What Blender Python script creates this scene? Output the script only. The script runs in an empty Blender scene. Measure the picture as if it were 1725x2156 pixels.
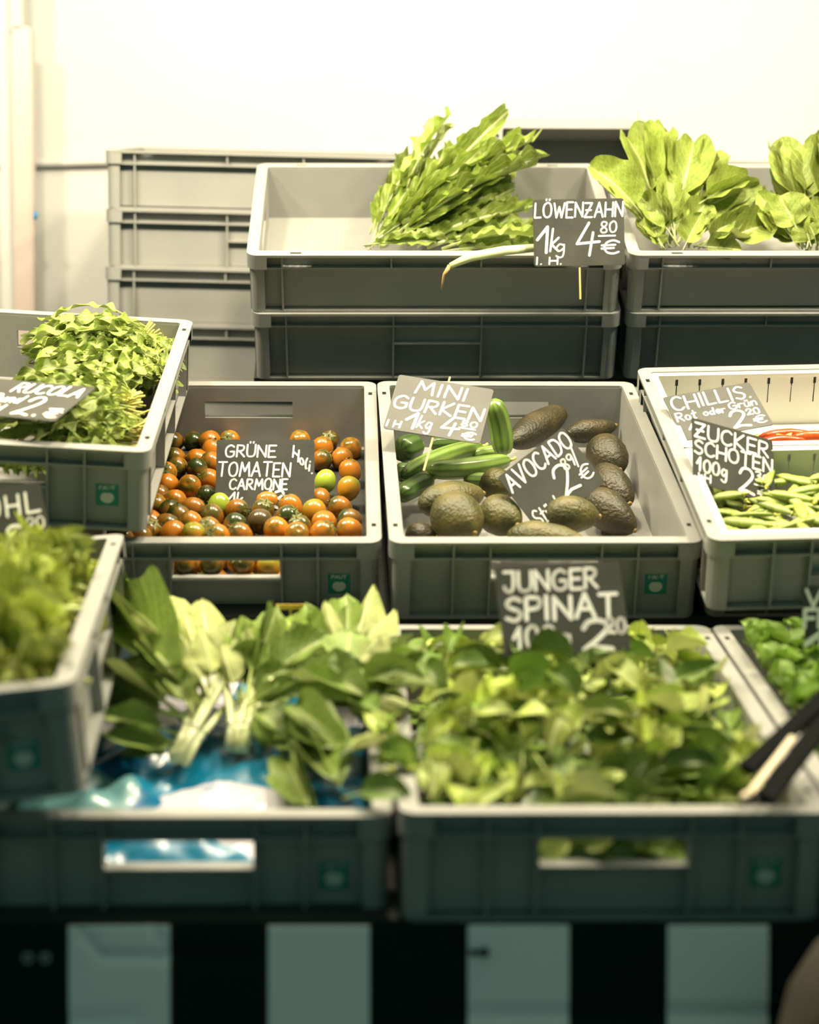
import bpy, bmesh, math, random
from mathutils import Vector, Matrix, Euler
from math import sin, cos, pi

S = bpy.context.scene
C = S.collection
R = math.radians

# ------------------------------------------------------------------ camera, light, exposure
cam = bpy.data.cameras.new('camera')
camo = bpy.data.objects.new('camera', cam)
C.objects.link(camo)
camo.location = (0, 0, 1.16)
camo.rotation_euler = (R(87), 0, 0)
cam.sensor_fit = 'VERTICAL'
cam.sensor_height = 36
cam.sensor_width = 28.8
cam.lens = 3860 / 2156 * 36
cam.clip_start = 0.05
cam.dof.use_dof = True
cam.dof.focus_distance = 2.72
cam.dof.aperture_fstop = 2.6
S.camera = camo

S.view_settings.view_transform = 'Standard'
S.view_settings.look = 'None'
S.view_settings.gamma = 1
S.view_settings.use_curve_mapping = False
S.view_settings.exposure = 0.0

world = bpy.data.worlds.new('dusk')
S.world = world
world.use_nodes = True
wn = world.node_tree.nodes
wn['Background'].inputs[0].default_value = (0.27, 0.62, 0.54, 1)
wn['Background'].inputs[1].default_value = 0.31

def lamp(x, power, y=2.31, z=2.4):
    l = bpy.data.lights.new('lamp', 'POINT')
    l.shadow_soft_size = 0.07
    l.energy = power
    l.color = (1.0, 0.87, 0.62)
    o = bpy.data.objects.new('lamp', l)
    C.objects.link(o)
    o.location = (x, y, z)
for x in (-1.1, -0.65, 0.0, 0.65, 1.1):
    lamp(x, 82)

# ------------------------------------------------------------------ measured places: pose = x, y, z, rotation x, y, z in world metres and radians
CR = {
 'A': (-0.0253, 2.3024, 1.0002, 0.3647, 0.0017, 0.0458),
 'M': (-0.4353, 2.3245, 0.9987, 0.3678, 0.0012, 0.0316),
 'T1': (-0.2583, 2.9152, 1.4133, 0.5022, -0.0023, 0.028),
 'S': (-0.0095, 1.6595, 0.7969, 0.1777, 0.006, 0.0369),
 'B': (-0.415, 1.6753, 0.7901, 0.1857, 0.0076, 0.0403),
 'R': (-0.7229, 2.2714, 1.137, 0.3296, 0.0567, 0.0392),
 'K': (-0.693, 1.5791, 0.887, 0.159, -0.0951, 0.0633),
 'U': (0.3669, 2.2348, 1.0078, 0.3843, -0.021, 0.0321),
 'G': (-0.5714, 3.4621, 1.6569, 0.1587, 0.0237, 0.0033),
 'T1b': (-0.2554, 2.9644, 1.3239, 0.5022, -0.0023, 0.028),
 'T2': (0.3495, 2.9322, 1.4147, 0.5022, -0.0023, 0.028),
 'T2b': (0.3523, 2.9814, 1.3253, 0.5022, -0.0023, 0.028),
 'Ub': (0.3823, 2.321, 0.9995, 0.3647, 0.0017, 0.0458),
 'V': (0.3953, 1.6745, 0.7945, 0.1777, 0.006, 0.0369),
 'G2': (-0.574, 3.4792, 1.5497, 0.1587, 0.0237, 0.0033),
 'G3': (-0.5795, 3.4963, 1.4427, 0.1587, 0.0237, 0.0033),
 'G4': (-0.5801, 3.5135, 1.3356, 0.1587, 0.0237, 0.0033),
 'G5': (-0.5817, 3.5306, 1.2284, 0.1587, 0.0237, 0.0033),
}
SG = {
 'lowen': (0.2651, 2.887, 1.4467, -0.0497, -0.0228, 0.0475, 0.1432, 0.1043),
 'tomaten': (-0.2047, 2.5992, 1.0773, -0.2872, 0.0005, 0.0188, 0.1393, 0.1015),
 'gurken': (0.0416, 2.6041, 1.1699, -0.691, 0.1583, -0.1617, 0.1392, 0.1006),
 'avocado': (0.1938, 2.4989, 1.0729, -0.4025, -0.5416, 0.5911, 0.1303, 0.0949),
 'chillis': (0.4368, 2.6039, 1.1666, -0.864, -0.17, 0.1613, 0.1314, 0.0949),
 'zucker': (0.4349, 2.4602, 1.0997, -0.435, 0.2428, 0.3894, 0.1313, 0.0966),
 'rucola': (-0.5033, 2.3544, 1.1816, -1.1948, 0.0865, -0.2785, 0.1661, 0.119),
 'kohl': (-0.4746, 2.076, 1.0295, -0.2516, -0.1227, 0.5038, 0.1334, 0.097),
 'spinat': (0.1702, 2.0316, 0.9458, -0.3996, -0.0293, 0.1758, 0.1442, 0.1059),
 'vogerl': (0.525, 2.09, 0.915, -0.1193, -0.0294, -0.0674, 0.1435, 0.104),
}
TOM = [  # crate-local x, y, z, radius, ripeness
 (0.081,0.5607,-0.0857,0.0163,'d'),
 (0.1126,0.5607,-0.0857,0.0163,'d'),
 (0.1399,0.5445,-0.0793,0.0171,'o'),
 (0.146,0.5119,-0.0817,0.0171,'o'),
 (0.0912,0.4847,-0.0828,0.0163,'b'),
 (0.1251,0.4779,-0.0826,0.0171,'o'),
 (0.0994,0.4357,-0.0774,0.0163,'b'),
 (0.1302,0.4226,-0.076,0.0163,'d'),
 (0.1495,0.4556,-0.0791,0.0171,'o'),
 (0.085,0.4053,-0.0741,0.0171,'o'),
 (0.0918,0.3465,-0.0676,0.0171,'o'),
 (0.1262,0.3383,-0.0667,0.0171,'o'),
 (0.1528,0.3672,-0.0699,0.0171,'o'),
 (0.0839,0.294,-0.0618,0.0163,'b'),
 (0.1112,0.2665,-0.0588,0.0171,'o'),
 (0.1544,0.2883,-0.0607,0.0163,'d'),
 (0.084,0.2473,-0.0567,0.0171,'o'),
 (0.108,0.2212,-0.0558,0.0163,'d'),
 (0.1397,0.232,-0.055,0.0163,'b'),
 (0.1745,0.2472,-0.0567,0.0163,'g'),
 (0.0854,0.1773,-0.0512,0.0171,'o'),
 (0.0858,0.1374,-0.0468,0.0171,'o'),
 (0.1417,0.1676,-0.0489,0.0171,'o'),
 (0.1687,0.1983,-0.0513,0.0163,'b'),
 (0.2014,0.2243,-0.0542,0.0163,'b'),
 (0.1846,0.2996,-0.0629,0.0171,'o'),
 (0.2111,0.2781,-0.0601,0.0163,'d'),
 (0.2232,0.3179,-0.0645,0.0171,'o'),
 (0.2423,0.2625,-0.0584,0.0171,'o'),
 (0.2752,0.2979,-0.0623,0.0171,'o'),
 (0.2758,0.2394,-0.0558,0.0171,'o'),
 (0.3147,0.2741,-0.0597,0.0163,'b'),
 (0.3099,0.2166,-0.0533,0.0172,'y'),
 (0.2717,0.1907,-0.0505,0.0163,'d'),
 (0.2361,0.1725,-0.0485,0.0185,'k'),
 (0.2022,0.1546,-0.0465,0.0163,'d'),
 (0.1688,0.1381,-0.045,0.0171,'o'),
 (0.1208,0.1258,-0.0442,0.0171,'o'),
 (0.15,0.1102,-0.041,0.0172,'y'),
 (0.1828,0.1049,-0.0397,0.0171,'o'),
 (0.2121,0.1182,-0.0433,0.0163,'b'),
 (0.261,0.1362,-0.0443,0.0171,'o'),
 (0.2913,0.1478,-0.0459,0.0163,'b'),
 (0.2875,0.1156,-0.0422,0.0171,'o'),
 (0.3233,0.1687,-0.0481,0.0171,'o'),
 (0.3217,0.1225,-0.043,0.0171,'o'),
 (0.3584,0.1364,-0.0445,0.0171,'o'),
 (0.3595,0.1795,-0.0492,0.0163,'d'),
 (0.3455,0.2355,-0.0554,0.0163,'b'),
 (0.0571,0.0843,-0.0336,0.0171,'o'),
 (0.2803,0.5599,-0.0849,0.0171,'o'),
 (0.1702,0.5599,-0.0849,0.0171,'o'),
 (0.3266,0.5607,-0.0857,0.0163,'b'),
 (0.3167,0.5299,-0.0845,0.0171,'o'),
 (0.3152,0.4715,-0.0814,0.0163,'b'),
 (0.3606,0.5266,-0.0849,0.0171,'o'),
 (0.3467,0.4806,-0.0824,0.0171,'o'),
 (0.3594,0.4141,-0.0751,0.0171,'o'),
 (0.3229,0.3631,-0.0694,0.0163,'g'),
 (0.357,0.326,-0.0654,0.0172,'y'),
 (0.08,0.1063,-0.0402,0.0163,'d'),
 (0.1109,0.1579,-0.0467,0.0163,'d'),
 (0.1233,0.1942,-0.0497,0.0163,'d'),
 (0.2373,0.2205,-0.0538,0.0163,'b'),
 (0.1447,0.0368,-0.0452,0.0158,'b'),
 (0.1797,0.0368,-0.0479,0.0158,'b'),
 (0.2197,0.0368,-0.0475,0.0158,'b'),
 (0.2532,0.0368,-0.0519,0.0158,'y'),
 (0.1371,0.0419,-0.0745,0.0158,'o'),
 (0.1761,0.0441,-0.0774,0.0158,'o'),
 (0.2212,0.0433,-0.0774,0.0158,'o'),
 (0.2521,0.0425,-0.082,0.0158,'b'),
 (0.0412,0.042,-0.062,.014,'b'),
 (0.1,0.0479,-0.062,.014,'o'),
 (0.2979,0.047,-0.062,.014,'b'),
 (0.3285,0.0441,-0.062,.014,'b'),
 (0.0416,0.0733,-0.062,.014,'b'),
 (0.1274,0.0745,-0.062,.014,'o'),
 (0.1578,0.0675,-0.062,.014,'b'),
 (0.211,0.0698,-0.062,.014,'o'),
 (0.2418,0.0739,-0.062,.014,'d'),
 (0.3559,0.0699,-0.062,.014,'o'),
 (0.101,0.0945,-0.062,.014,'b'),
 (0.2699,0.0932,-0.062,.014,'b'),
 (0.2977,0.0935,-0.062,.014,'o'),
 (0.0722,0.046,-0.073,.014,'o'),
 (0.326,0.0696,-0.073,.014,'d'),
 (0.0661,0.0967,-0.073,.014,'o'),
 (0.1502,0.0941,-0.073,.014,'o'),
 (0.1809,0.0989,-0.073,.014,'b'),
 (0.2118,0.0963,-0.073,.014,'b'),
 (0.3511,0.0949,-0.073,.014,'b'),
 (0.038,0.1198,-0.073,.014,'d'),
 (0.0679,0.1242,-0.073,.014,'o'),
 (0.1563,0.1215,-0.073,.014,'d'),
 (0.238,0.1248,-0.073,.014,'o'),
 (0.2973,0.1258,-0.073,.014,'d'),
 (0.3502,0.1231,-0.073,.014,'o'),
 (0.0425,0.1517,-0.073,.014,'o'),
 (0.1237,0.1493,-0.073,.014,'o'),
 (0.1512,0.15,-0.073,.014,'d'),
 (0.181,0.1513,-0.073,.014,'o'),
 (0.2711,0.1451,-0.073,.014,'b'),
 (0.329,0.1473,-0.073,.014,'o'),
 (0.1857,0.1785,-0.073,.014,'b'),
 (0.2132,0.1782,-0.073,.014,'o'),
 (0.296,0.1727,-0.073,.014,'d'),
 (0.3562,0.043,-0.088,.014,'b'),
 (0.0939,0.0743,-0.088,.014,'b'),
 (0.1843,0.0733,-0.088,.014,'o'),
 (0.2667,0.0673,-0.088,.014,'b'),
 (0.2953,0.0714,-0.088,.014,'b'),
 (0.2412,0.097,-0.088,.014,'b'),
 (0.321,0.0966,-0.088,.014,'d'),
 (0.0938,0.1222,-0.088,.014,'b'),
 (0.1228,0.1201,-0.088,.014,'b'),
 (0.1833,0.1263,-0.088,.014,'o'),
 (0.0657,0.1488,-0.088,.014,'b'),
 (0.1005,0.1502,-0.088,.014,'b'),
 (0.2117,0.151,-0.088,.014,'b'),
 (0.0666,0.1784,-0.088,.014,'o'),
 (0.1576,0.1747,-0.088,.014,'d'),
 (0.2423,0.1746,-0.088,.014,'o'),
 (0.3221,0.1749,-0.088,.014,'o'),
 (0.3562,0.1752,-0.088,.014,'o'),
 (0.0426,0.1996,-0.088,.014,'o'),
 (0.0967,0.1995,-0.088,.014,'b'),
 (0.1239,0.2031,-0.088,.014,'o'),
 (0.1814,0.2041,-0.088,.014,'o'),
 (0.2699,0.2048,-0.088,.014,'d'),
 (0.3212,0.2034,-0.088,.014,'o'),
 (0.0376,0.2284,-0.088,.014,'o'),
 (0.0685,0.2309,-0.088,.014,'o'),
 (0.1006,0.2276,-0.088,.014,'b'),
 (0.1543,0.2294,-0.088,.014,'b'),
 (0.2132,0.2266,-0.088,.014,'b'),
 (0.2969,0.2233,-0.088,.014,'o'),
 (0.0435,0.2557,-0.088,.014,'b'),
 (0.127,0.2565,-0.088,.014,'b'),
 (0.1795,0.256,-0.088,.014,'b'),
 (0.2363,0.2557,-0.088,.014,'o'),
 (0.2656,0.2567,-0.088,.014,'b'),
 (0.2928,0.2527,-0.088,.014,'b'),
 (0.0646,0.2771,-0.088,.014,'o'),
 (0.0979,0.2775,-0.088,.014,'b'),
 (0.0373,0.3073,-0.088,.014,'o'),
 (0.0932,0.3087,-0.088,.014,'b'),
 (0.1268,0.306,-0.088,.014,'o'),
 (0.2974,0.3061,-0.088,.014,'o'),
 (0.0665,0.3305,-0.088,.014,'o'),
 (0.1863,0.328,-0.088,.014,'o'),
 (0.2701,0.3298,-0.088,.014,'o'),
]
TOMLAB = ['leftmost in the fourth row left of the price sign', 'second from left in the fourth row left of the price sign', 'third from left in the fourth row left of the price sign', 'third from left in the third row left of the price sign', 'leftmost in the third row left of the price sign', 'second from left in the third row left of the price sign', 'second from left in the second row left of the price sign', 'third from left in the second row left of the price sign', 'fourth from left in the second row left of the price sign', 'leftmost in the second row left of the price sign', 'leftmost in the front row left of the price sign', 'second from left in the front row left of the price sign', 'third from left in the front row left of the price sign', 'leftmost in the fourth row in front of the price sign', 'third from left in the third row in front of the price sign', 'second from left in the fourth row in front of the price sign', 'leftmost in the third row in front of the price sign', 'second from left in the third row in front of the price sign', 'fourth from left in the third row in front of the price sign', 'fifth from left in the third row in front of the price sign', 'leftmost in the second row in front of the price sign', 'third from left in the front row in front of the price sign', 'fourth from left in the second row in front of the price sign', 'fifth from left in the second row in front of the price sign', 'sixth from left in the third row in front of the price sign', 'third from left in the fourth row in front of the price sign', 'fourth from left in the fourth row in front of the price sign', 'fifth from left in the fourth row in front of the price sign', 'eighth from left in the third row in front of the price sign', 'sixth from left in the fourth row in front of the price sign', 'ninth from left in the third row in front of the price sign', 'seventh from left in the fourth row in front of the price sign', 'tenth from left in the third row in front of the price sign', 'eighth from left in the second row in front of the price sign', 'seventh from left in the second row in front of the price sign', 'sixth from left in the second row in front of the price sign', 'sixth from left in the front row in front of the price sign', 'fourth from left in the front row in front of the price sign', 'fifth from left in the front row in front of the price sign', 'seventh from left in the front row in front of the price sign', 'eighth from left in the front row in front of the price sign', 'ninth from left in the front row in front of the price sign', '11th from left in the front row in front of the price sign', 'tenth from left in the front row in front of the price sign', 'ninth from left in the second row in front of the price sign', '12th from left in the front row in front of the price sign', '13th from left in the front row in front of the price sign', 'tenth from left in the second row in front of the price sign', '11th from left in the third row in front of the price sign', 'leftmost in the front row in front of the price sign', 'second from left in the front row just above the price sign', 'leftmost in the front row just above the price sign', 'leftmost in the fourth row right of the price sign', 'leftmost in the third row right of the price sign', 'leftmost in the second row right of the price sign', 'third from left in the third row right of the price sign', 'second from left in the third row right of the price sign', 'second from left in the second row right of the price sign', 'leftmost in the front row right of the price sign', 'second from left in the front row right of the price sign', 'second from left in the front row in front of the price sign', 'second from left in the second row in front of the price sign', 'third from left in the second row in front of the price sign', 'seventh from left in the third row in front of the price sign', 'leftmost in the upper row seen through the crate handle', 'second from left in the upper row seen through the crate handle', 'third from left in the upper row seen through the crate handle', 'fourth from left in the upper row seen through the crate handle', 'leftmost in the lower row seen through the crate handle', 'second from left in the lower row seen through the crate handle', 'third from left in the lower row seen through the crate handle', 'fourth from left in the lower row seen through the crate handle']
AVO = [
 ((0.2039,0.4689,-0.05),(0.2876,0.5938,-0.05),0.0221,'long dark avocado lying behind the AVOCADO sign, tip pointing up right'),
 ((0.2972,0.5273,-0.06),(0.3583,0.557,-0.06),0.0161,'dark avocado behind the upper right edge of the AVOCADO sign'),
 ((0.3329,0.4452,-0.05),(0.345,0.4026,-0.055),0.0273,'rounded avocado against the right end of the avocado row, below the back one'),
 ((0.3191,0.3451,-0.05),(0.3417,0.2886,-0.06),0.0235,'dark avocado half hidden behind the lower right corner of the AVOCADO sign'),
 ((0.2972,0.2744,-0.06),(0.3343,0.2324,-0.075),0.0258,'darkest avocado at the right end of the pile near the bare crate floor'),
 ((0.2317,0.1698,-0.035),(0.2717,0.1744,-0.04),0.0238,'olive green avocado under the lower corner of the AVOCADO sign'),
 ((0.1707,0.1208,-0.045),(0.2463,0.0986,-0.045),0.0206,'long avocado lying lowest at the front rim, pointed end to the right'),
 ((0.1484,0.1879,-0.04),(0.165,0.1614,-0.04),0.0256,'plump avocado in the middle front between the round and the long one'),
 ((0.0867,0.1588,-0.03),(0.1036,0.1327,-0.03),0.0314,'big round olive avocado at front with its stem scar showing'),
 ((0.059,0.215,-0.04),(0.1221,0.254,-0.045),0.0231,'long curved avocado lying behind the big round olive one'),
 ((0.0376,0.154,-0.06),(0.0577,0.1539,-0.06),0.0166,'small dark avocado in the lower left front corner of the crate'),
 ((0.1529,0.3047,-0.05),(0.1759,0.3083,-0.05),0.0212,'greenish avocado squeezed between cucumbers and the AVOCADO sign'),
]
CUC = [
 ([(0.0304,0.4326,-0.05),(0.043,0.4507,-0.0525),(0.0588,0.4689,-0.055)],0.0184,'dark stubby mini cucumber seen end on below the MINI GURKEN sign'),
 ([(0.0291,0.3219,-0.045),(0.0883,0.4116,-0.0525),(0.1569,0.4777,-0.06)],0.0129,'pale mini cucumber slanting up to the right below the MINI GURKEN sign'),
 ([(0.0653,0.3394,-0.04),(0.1223,0.3553,-0.045),(0.1913,0.3979,-0.05)],0.0138,'striped mini cucumber lying level across the front of the cucumbers'),
 ([(0.165,0.4334,0.03),(0.1788,0.4382,-0.0125),(0.1843,0.4257,-0.055)],0.0153,'curved mini cucumber standing upright beside the MINI GURKEN sign'),
 ([(0.0242,0.2656,-0.05),(0.0438,0.2998,-0.0525),(0.0725,0.3347,-0.055)],0.0135,'small dark mini cucumber at the left crate wall above the curved avocado'),
 ([(0.1415,0.4501,-0.065),(0.1634,0.4621,-0.065),(0.1861,0.4645,-0.065)],0.0102,'mini cucumber whose pale end shows behind the striped one'),
 ([(0.1193,0.3465,-0.06),(0.1394,0.3465,-0.06),(0.1567,0.3465,-0.06)],0.0103,'mini cucumber glimpsed below the striped one, above the avocados'),
 ([(0.08,0.5231,-0.075),(0.1077,0.5273,-0.075),(0.1362,0.5398,-0.075)],0.0122,'dark mini cucumber in the shade under the MINI GURKEN sign'),
 ([(0.0242,0.4122,-0.075),(0.0389,0.4122,-0.075),(0.0593,0.4084,-0.075)],0.0132,'dark mini cucumber tucked low against the left crate wall'),
]
DANDELION = [
 ((-0.0259,3.1008,1.4753),(0.0733,3.1917,1.683),0.0510,0),
 ((-0.0567,3.0389,1.4418),(0.1503,3.2113,1.6731),0.0588,0),
 ((-0.0486,3.0188,1.44),(0.2068,3.2295,1.6399),0.0652,0),
 ((-0.06,3.0085,1.4352),(0.1932,3.1678,1.6074),0.0564,0),
 ((-0.0483,3.0034,1.4332),(0.2203,3.1467,1.5884),0.0513,0),
 ((-0.0753,2.9984,1.4327),(0.1337,3.1064,1.5829),0.0732,0),
 ((-0.0176,3.0389,1.4418),(0.1816,3.1749,1.5517),0.0567,0),
 ((0.0136,3.0186,1.4361),(0.2026,3.183,1.5162),0.0501,0),
 ((0.029,3.0084,1.4336),(0.2122,3.1411,1.481),0.0449,0),
 ((0.0521,2.9983,1.4304),(0.2279,3.0798,1.4574),0.0380,0),
 ((-0.0569,3.0496,1.4545),(-0.0004,3.2283,1.6159),0.0410,0),
 ((-0.061,3.0601,1.4634),(-0.035,3.2051,1.5555),0.0376,0),
 ((-0.0728,2.9934,1.4338),(0.0639,3.0091,1.4468),0.0406,0),
 ((-0.0494,3.071,1.4801),(0.0553,3.1864,1.5816),0.0490,0),
 ((-0.0331,3.0295,1.4526),(0.1227,3.2395,1.6381),0.0540,0),
 ((-0.0098,3.0494,1.4506),(0.1596,3.1431,1.5198),0.0484,0),
 ((-0.0571,3.059,1.4437),(0.0933,3.2281,1.6118),0.0525,0),
 ((-0.0019,3.0286,1.437),(0.109,3.081,1.4812),0.0445,0),
 ((-0.0415,3.0689,1.4407),(0.1632,3.2167,1.5856),0.0541,0),
 ((0.0297,3.0792,1.4456),(0.1969,3.222,1.4959),0.0492,0),
 ((-0.0641,3.0186,1.4361),(0.0301,3.123,1.5175),0.0448,0),
 ((-0.0334,3.049,1.4428),(0.0944,3.1234,1.5255),0.0482,0),
 ((-0.0175,3.0186,1.4361),(0.077,3.0701,1.4643),0.0396,0),
 ((-0.0641,3.0187,1.4376),(0.0227,3.2171,1.5939),0.0390,0),
]
SPINACHBUNCH = [
 ((0.4177,3.0186,1.4361),(0.3682,3.1493,1.6368),0.0633,0),
 ((0.4191,3.0291,1.4448),(0.4207,3.1798,1.6455),0.0687,0),
 ((0.41,3.0194,1.4516),(0.3032,3.0448,1.5536),0.0669,0),
 ((0.4362,3.0395,1.4535),(0.5007,3.1681,1.6131),0.0966,0),
 ((0.4284,3.0387,1.4379),(0.4638,3.1275,1.6041),0.0877,0),
 ((0.429,2.9886,1.4372),(0.4193,3.0242,1.5432),0.0491,0),
 ((0.4396,3.011,1.4816),(0.5773,3.0543,1.5447),0.0609,0),
 ((0.4566,3.0194,1.4516),(0.6019,3.124,1.5375),0.0601,0),
 ((0.4751,2.9883,1.4318),(0.5945,3.0106,1.4738),0.0618,0),
 ((0.4582,2.9783,1.4324),(0.5559,2.9888,1.441),0.0472,0),
 ((0.4352,2.9783,1.4324),(0.375,3.0231,1.5215),0.0442,0),
 ((0.429,2.9884,1.4333),(0.4877,3.0224,1.5098),0.0523,0),
 ((0.4122,2.9781,1.4286),(0.3686,3.0005,1.4728),0.0392,0),
 ((0.4428,2.9781,1.4286),(0.4889,2.9807,1.4783),0.0440,0),
 ((0.4566,3.0186,1.4361),(0.5481,3.1257,1.5696),0.0568,0),
 ((0.4213,2.9884,1.4333),(0.397,3.0126,1.5125),0.0457,0),
 ((0.4659,2.9781,1.4286),(0.5213,2.9904,1.4717),0.0472,0),
 ((0.4675,3.0408,1.477),(0.5186,3.1667,1.5871),0.0574,0),
 ((0.4059,2.9882,1.4295),(0.3892,2.9799,1.463),0.0313,0),
]
CHARDBUNCH = [
 ((0.6466,2.9983,1.4304),(0.6539,3.078,1.6143),0.1053,0),
 ((0.6388,2.9985,1.4342),(0.6204,3.1074,1.6028),0.0732,0),
 ((0.629,2.9884,1.4333),(0.5872,3.0222,1.5059),0.0559,0),
 ((0.6367,2.9882,1.4295),(0.6157,3.0025,1.5113),0.0717,0),
 ((0.662,2.9983,1.4304),(0.6956,3.0877,1.6078),0.0976,0),
 ((0.6422,2.9781,1.4286),(0.6598,2.992,1.5025),0.0716,0),
 ((0.6388,2.9984,1.4327),(0.5906,3.0101,1.4661),0.0479,0),
 ((0.6675,2.9882,1.4295),(0.6975,3.0227,1.5137),0.0722,0),
 ((0.6509,3.0186,1.4361),(0.6445,3.1264,1.5816),0.0655,0),
 ((0.6499,2.9783,1.4309),(0.6346,2.9807,1.4783),0.0555,0),
]
LEAFA = [
 ((-0.2247,1.9916,0.8465),(-0.3339,2.2042,0.9389),0.0553,1),
 ((-0.2264,2.0068,0.8494),(-0.2983,2.2166,0.9457),0.0639,1),
 ((-0.2228,2.0225,0.8523),(-0.2501,2.1733,0.942),0.0689,1),
 ((-0.2192,2.0384,0.8552),(-0.2003,2.0941,0.9264),0.0624,1),
 ((-0.2314,1.9177,0.8531),(-0.3002,2.0495,0.8992),0.0408,0),
 ((-0.2389,1.9177,0.843),(-0.3581,2.0434,0.8786),0.0682,0),
 ((-0.2484,1.9318,0.8153),(-0.3263,1.9215,0.8247),0.0338,0),
 ((-0.2265,1.962,0.8512),(-0.3591,2.2173,0.9213),0.0441,0),
 ((-0.2576,1.9245,0.8141),(-0.3265,1.9948,0.8486),0.0312,0),
 ((-0.2124,2.0243,0.8626),(-0.1588,2.0496,0.9072),0.0417,0),
 ((-0.2146,1.9479,0.8585),(-0.2533,2.0372,0.9114),0.0367,1),
 ((-0.2247,1.9036,0.8503),(-0.2594,1.962,0.8923),0.0306,0),
 ((-0.3102,2.1167,0.8712),(-0.3844,2.2952,0.9668),0.0303,0),
 ((-0.3072,2.1341,0.8744),(-0.3574,2.2749,0.9626),0.0256,0),
 ((-0.2435,1.932,0.8051),(-0.3065,1.9158,0.803),0.0307,0),
]
LEAFB = [
 ((-0.1823,1.9935,0.8462),(-0.188,2.1089,0.9137),0.0485,0),
 ((-0.1795,2.0089,0.849),(-0.1341,2.0389,0.8845),0.0372,0),
 ((-0.1756,2.0246,0.8519),(-0.089,2.1034,0.9061),0.0454,0),
 ((-0.1859,1.9933,0.8462),(-0.2119,2.047,0.9075),0.0372,1),
 ((-0.1697,1.9865,0.8447),(-0.1099,1.9829,0.8635),0.0344,0),
 ((-0.1704,1.9641,0.8405),(-0.1313,1.9157,0.8207),0.0307,0),
 ((-0.1768,1.9793,0.8536),(-0.1654,2.1735,0.9204),0.0381,0),
 ((-0.1715,2.039,0.8444),(-0.1266,2.1862,0.9018),0.0443,0),
 ((-0.18,1.986,0.8448),(-0.1397,1.9667,0.8711),0.0260,0),
]
LEAFC = [
 ((-0.1465,1.9883,0.8549),(-0.0791,1.863,0.8202),0.0598,0),
 ((-0.1398,2.042,0.8546),(-0.0595,1.9399,0.8546),0.0502,0),
 ((-0.1194,2.0589,0.8575),(-0.0458,2.0104,0.8778),0.0426,0),
 ((-0.0958,2.0138,0.8589),(0.0037,1.8958,0.8556),0.0431,1),
 ((-0.1346,1.9647,0.8197),(-0.0742,1.8009,0.7983),0.0477,0),
 ((-0.1388,1.9501,0.8069),(-0.1005,1.766,0.782),0.0423,0),
 ((-0.1055,1.996,0.8353),(-0.0572,1.9119,0.8188),0.0411,0),
 ((-0.1439,2.0234,0.8309),(-0.1095,1.8833,0.8041),0.0412,0),
 ((-0.1167,2.0117,0.8486),(-0.022,1.9869,0.8629),0.0419,0),
]
LEAFD = [
 ((-0.0772,2.0772,0.8603),(-0.1007,2.1809,0.931),0.0367,1),
 ((-0.0747,2.0855,0.8618),(-0.076,2.2064,0.9455),0.0426,0),
 ((-0.0693,2.0858,0.8618),(-0.0494,2.172,0.9387),0.0422,1),
 ((-0.0636,2.0778,0.8602),(-0.0139,2.1756,0.9287),0.0378,1),
 ((-0.0607,2.0697,0.8586),(0.003,2.0838,0.9112),0.0380,0),
 ((-0.0569,2.0313,0.8616),(0.0225,2.0327,0.9013),0.0340,0),
 ((-0.0644,2.0164,0.8691),(-0.0332,2.0401,0.9137),0.0424,1),
 ((-0.0826,2.0769,0.8603),(-0.1226,2.1661,0.9183),0.0366,0),
 ((-0.0749,2.0159,0.8691),(-0.0661,2.0726,0.9152),0.0534,0),
 ((-0.0535,2.0011,0.866),(-0.0167,1.9733,0.8908),0.0416,0),
 ((-0.0479,1.9857,0.8631),(0.0188,1.9281,0.8818),0.0389,0),
 ((-0.0533,1.9932,0.8646),(-0.0013,1.9583,0.8928),0.0341,0),
 ((-0.088,2.0767,0.8604),(-0.1566,2.2081,0.9166),0.0448,0),
 ((-0.068,1.97,0.8706),(-0.0738,1.9875,0.9045),0.0362,0),
]
STEMS = {
 'LEAFA': ((-0.2408,1.9022,0.8045),(-0.2212,2.0071,0.8493),0.0333),
 'LEAFB': ((-0.1852,1.9454,0.8067),(-0.1819,2.0011,0.8476),0.0319),
}
RUC = [(0.3276,0.5462,-0.025),(0.1495,0.4944,-0.03),(0.3664,0.4223,-0.035),(0.1885,0.3504,-0.03),(0.3368,0.2538,-0.03),(0.1813,0.2424,-0.03),(0.3615,0.1741,-0.04),(0.2073,0.1339,-0.035),(0.3518,0.5596,-0.045),(0.3614,0.2574,-0.045)]
KALE = [(0.2701,0.5877,-0),(0.313,0.5325,0),(0.3563,0.5558,-0.01),(0.3105,0.3991,0),(0.3539,0.4025,0),(0.3171,0.2684,0),(0.352,0.2367,0),(0.3751,0.3304,-0.01),(0.343,0.1378,0),(0.3655,0.1887,-0.01),(0.3363,0.0704,0),(0.3594,0.1026,-0.01),(0.3682,0.6302,-0.02),(0.2767,0.3232,0.01),(0.3118,0.0838,0.01)]
POD = [(0.0502,0.1704,-0.04),(0.1655,0.1135,-0.04),(0.1094,0.2124,-0.04),(0.1548,0.2864,-0),(0.1524,0.4186,-0.03),(0.1819,0.2419,-0.02)]
LAMB = [(0.0301,0.4864,0),(0.0576,0.459,0),(0.0922,0.4412,0),(0.0323,0.419,-0.01),(0.0611,0.402,-0.01),(0.0366,0.3652,-0.02),(0.0703,0.3524,-0.01),(0.0555,0.3304,-0.03)]
PX = {'tongs': [[0.3116, 1.6851, 0.8318], [0.4092, 1.7881, 0.8856], [0.3224, 1.649, 0.8114], [0.4047, 1.7671, 0.867], [0.3042, 1.6392, 0.8156], [0.364, 1.7264, 0.8556]]}
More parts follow.
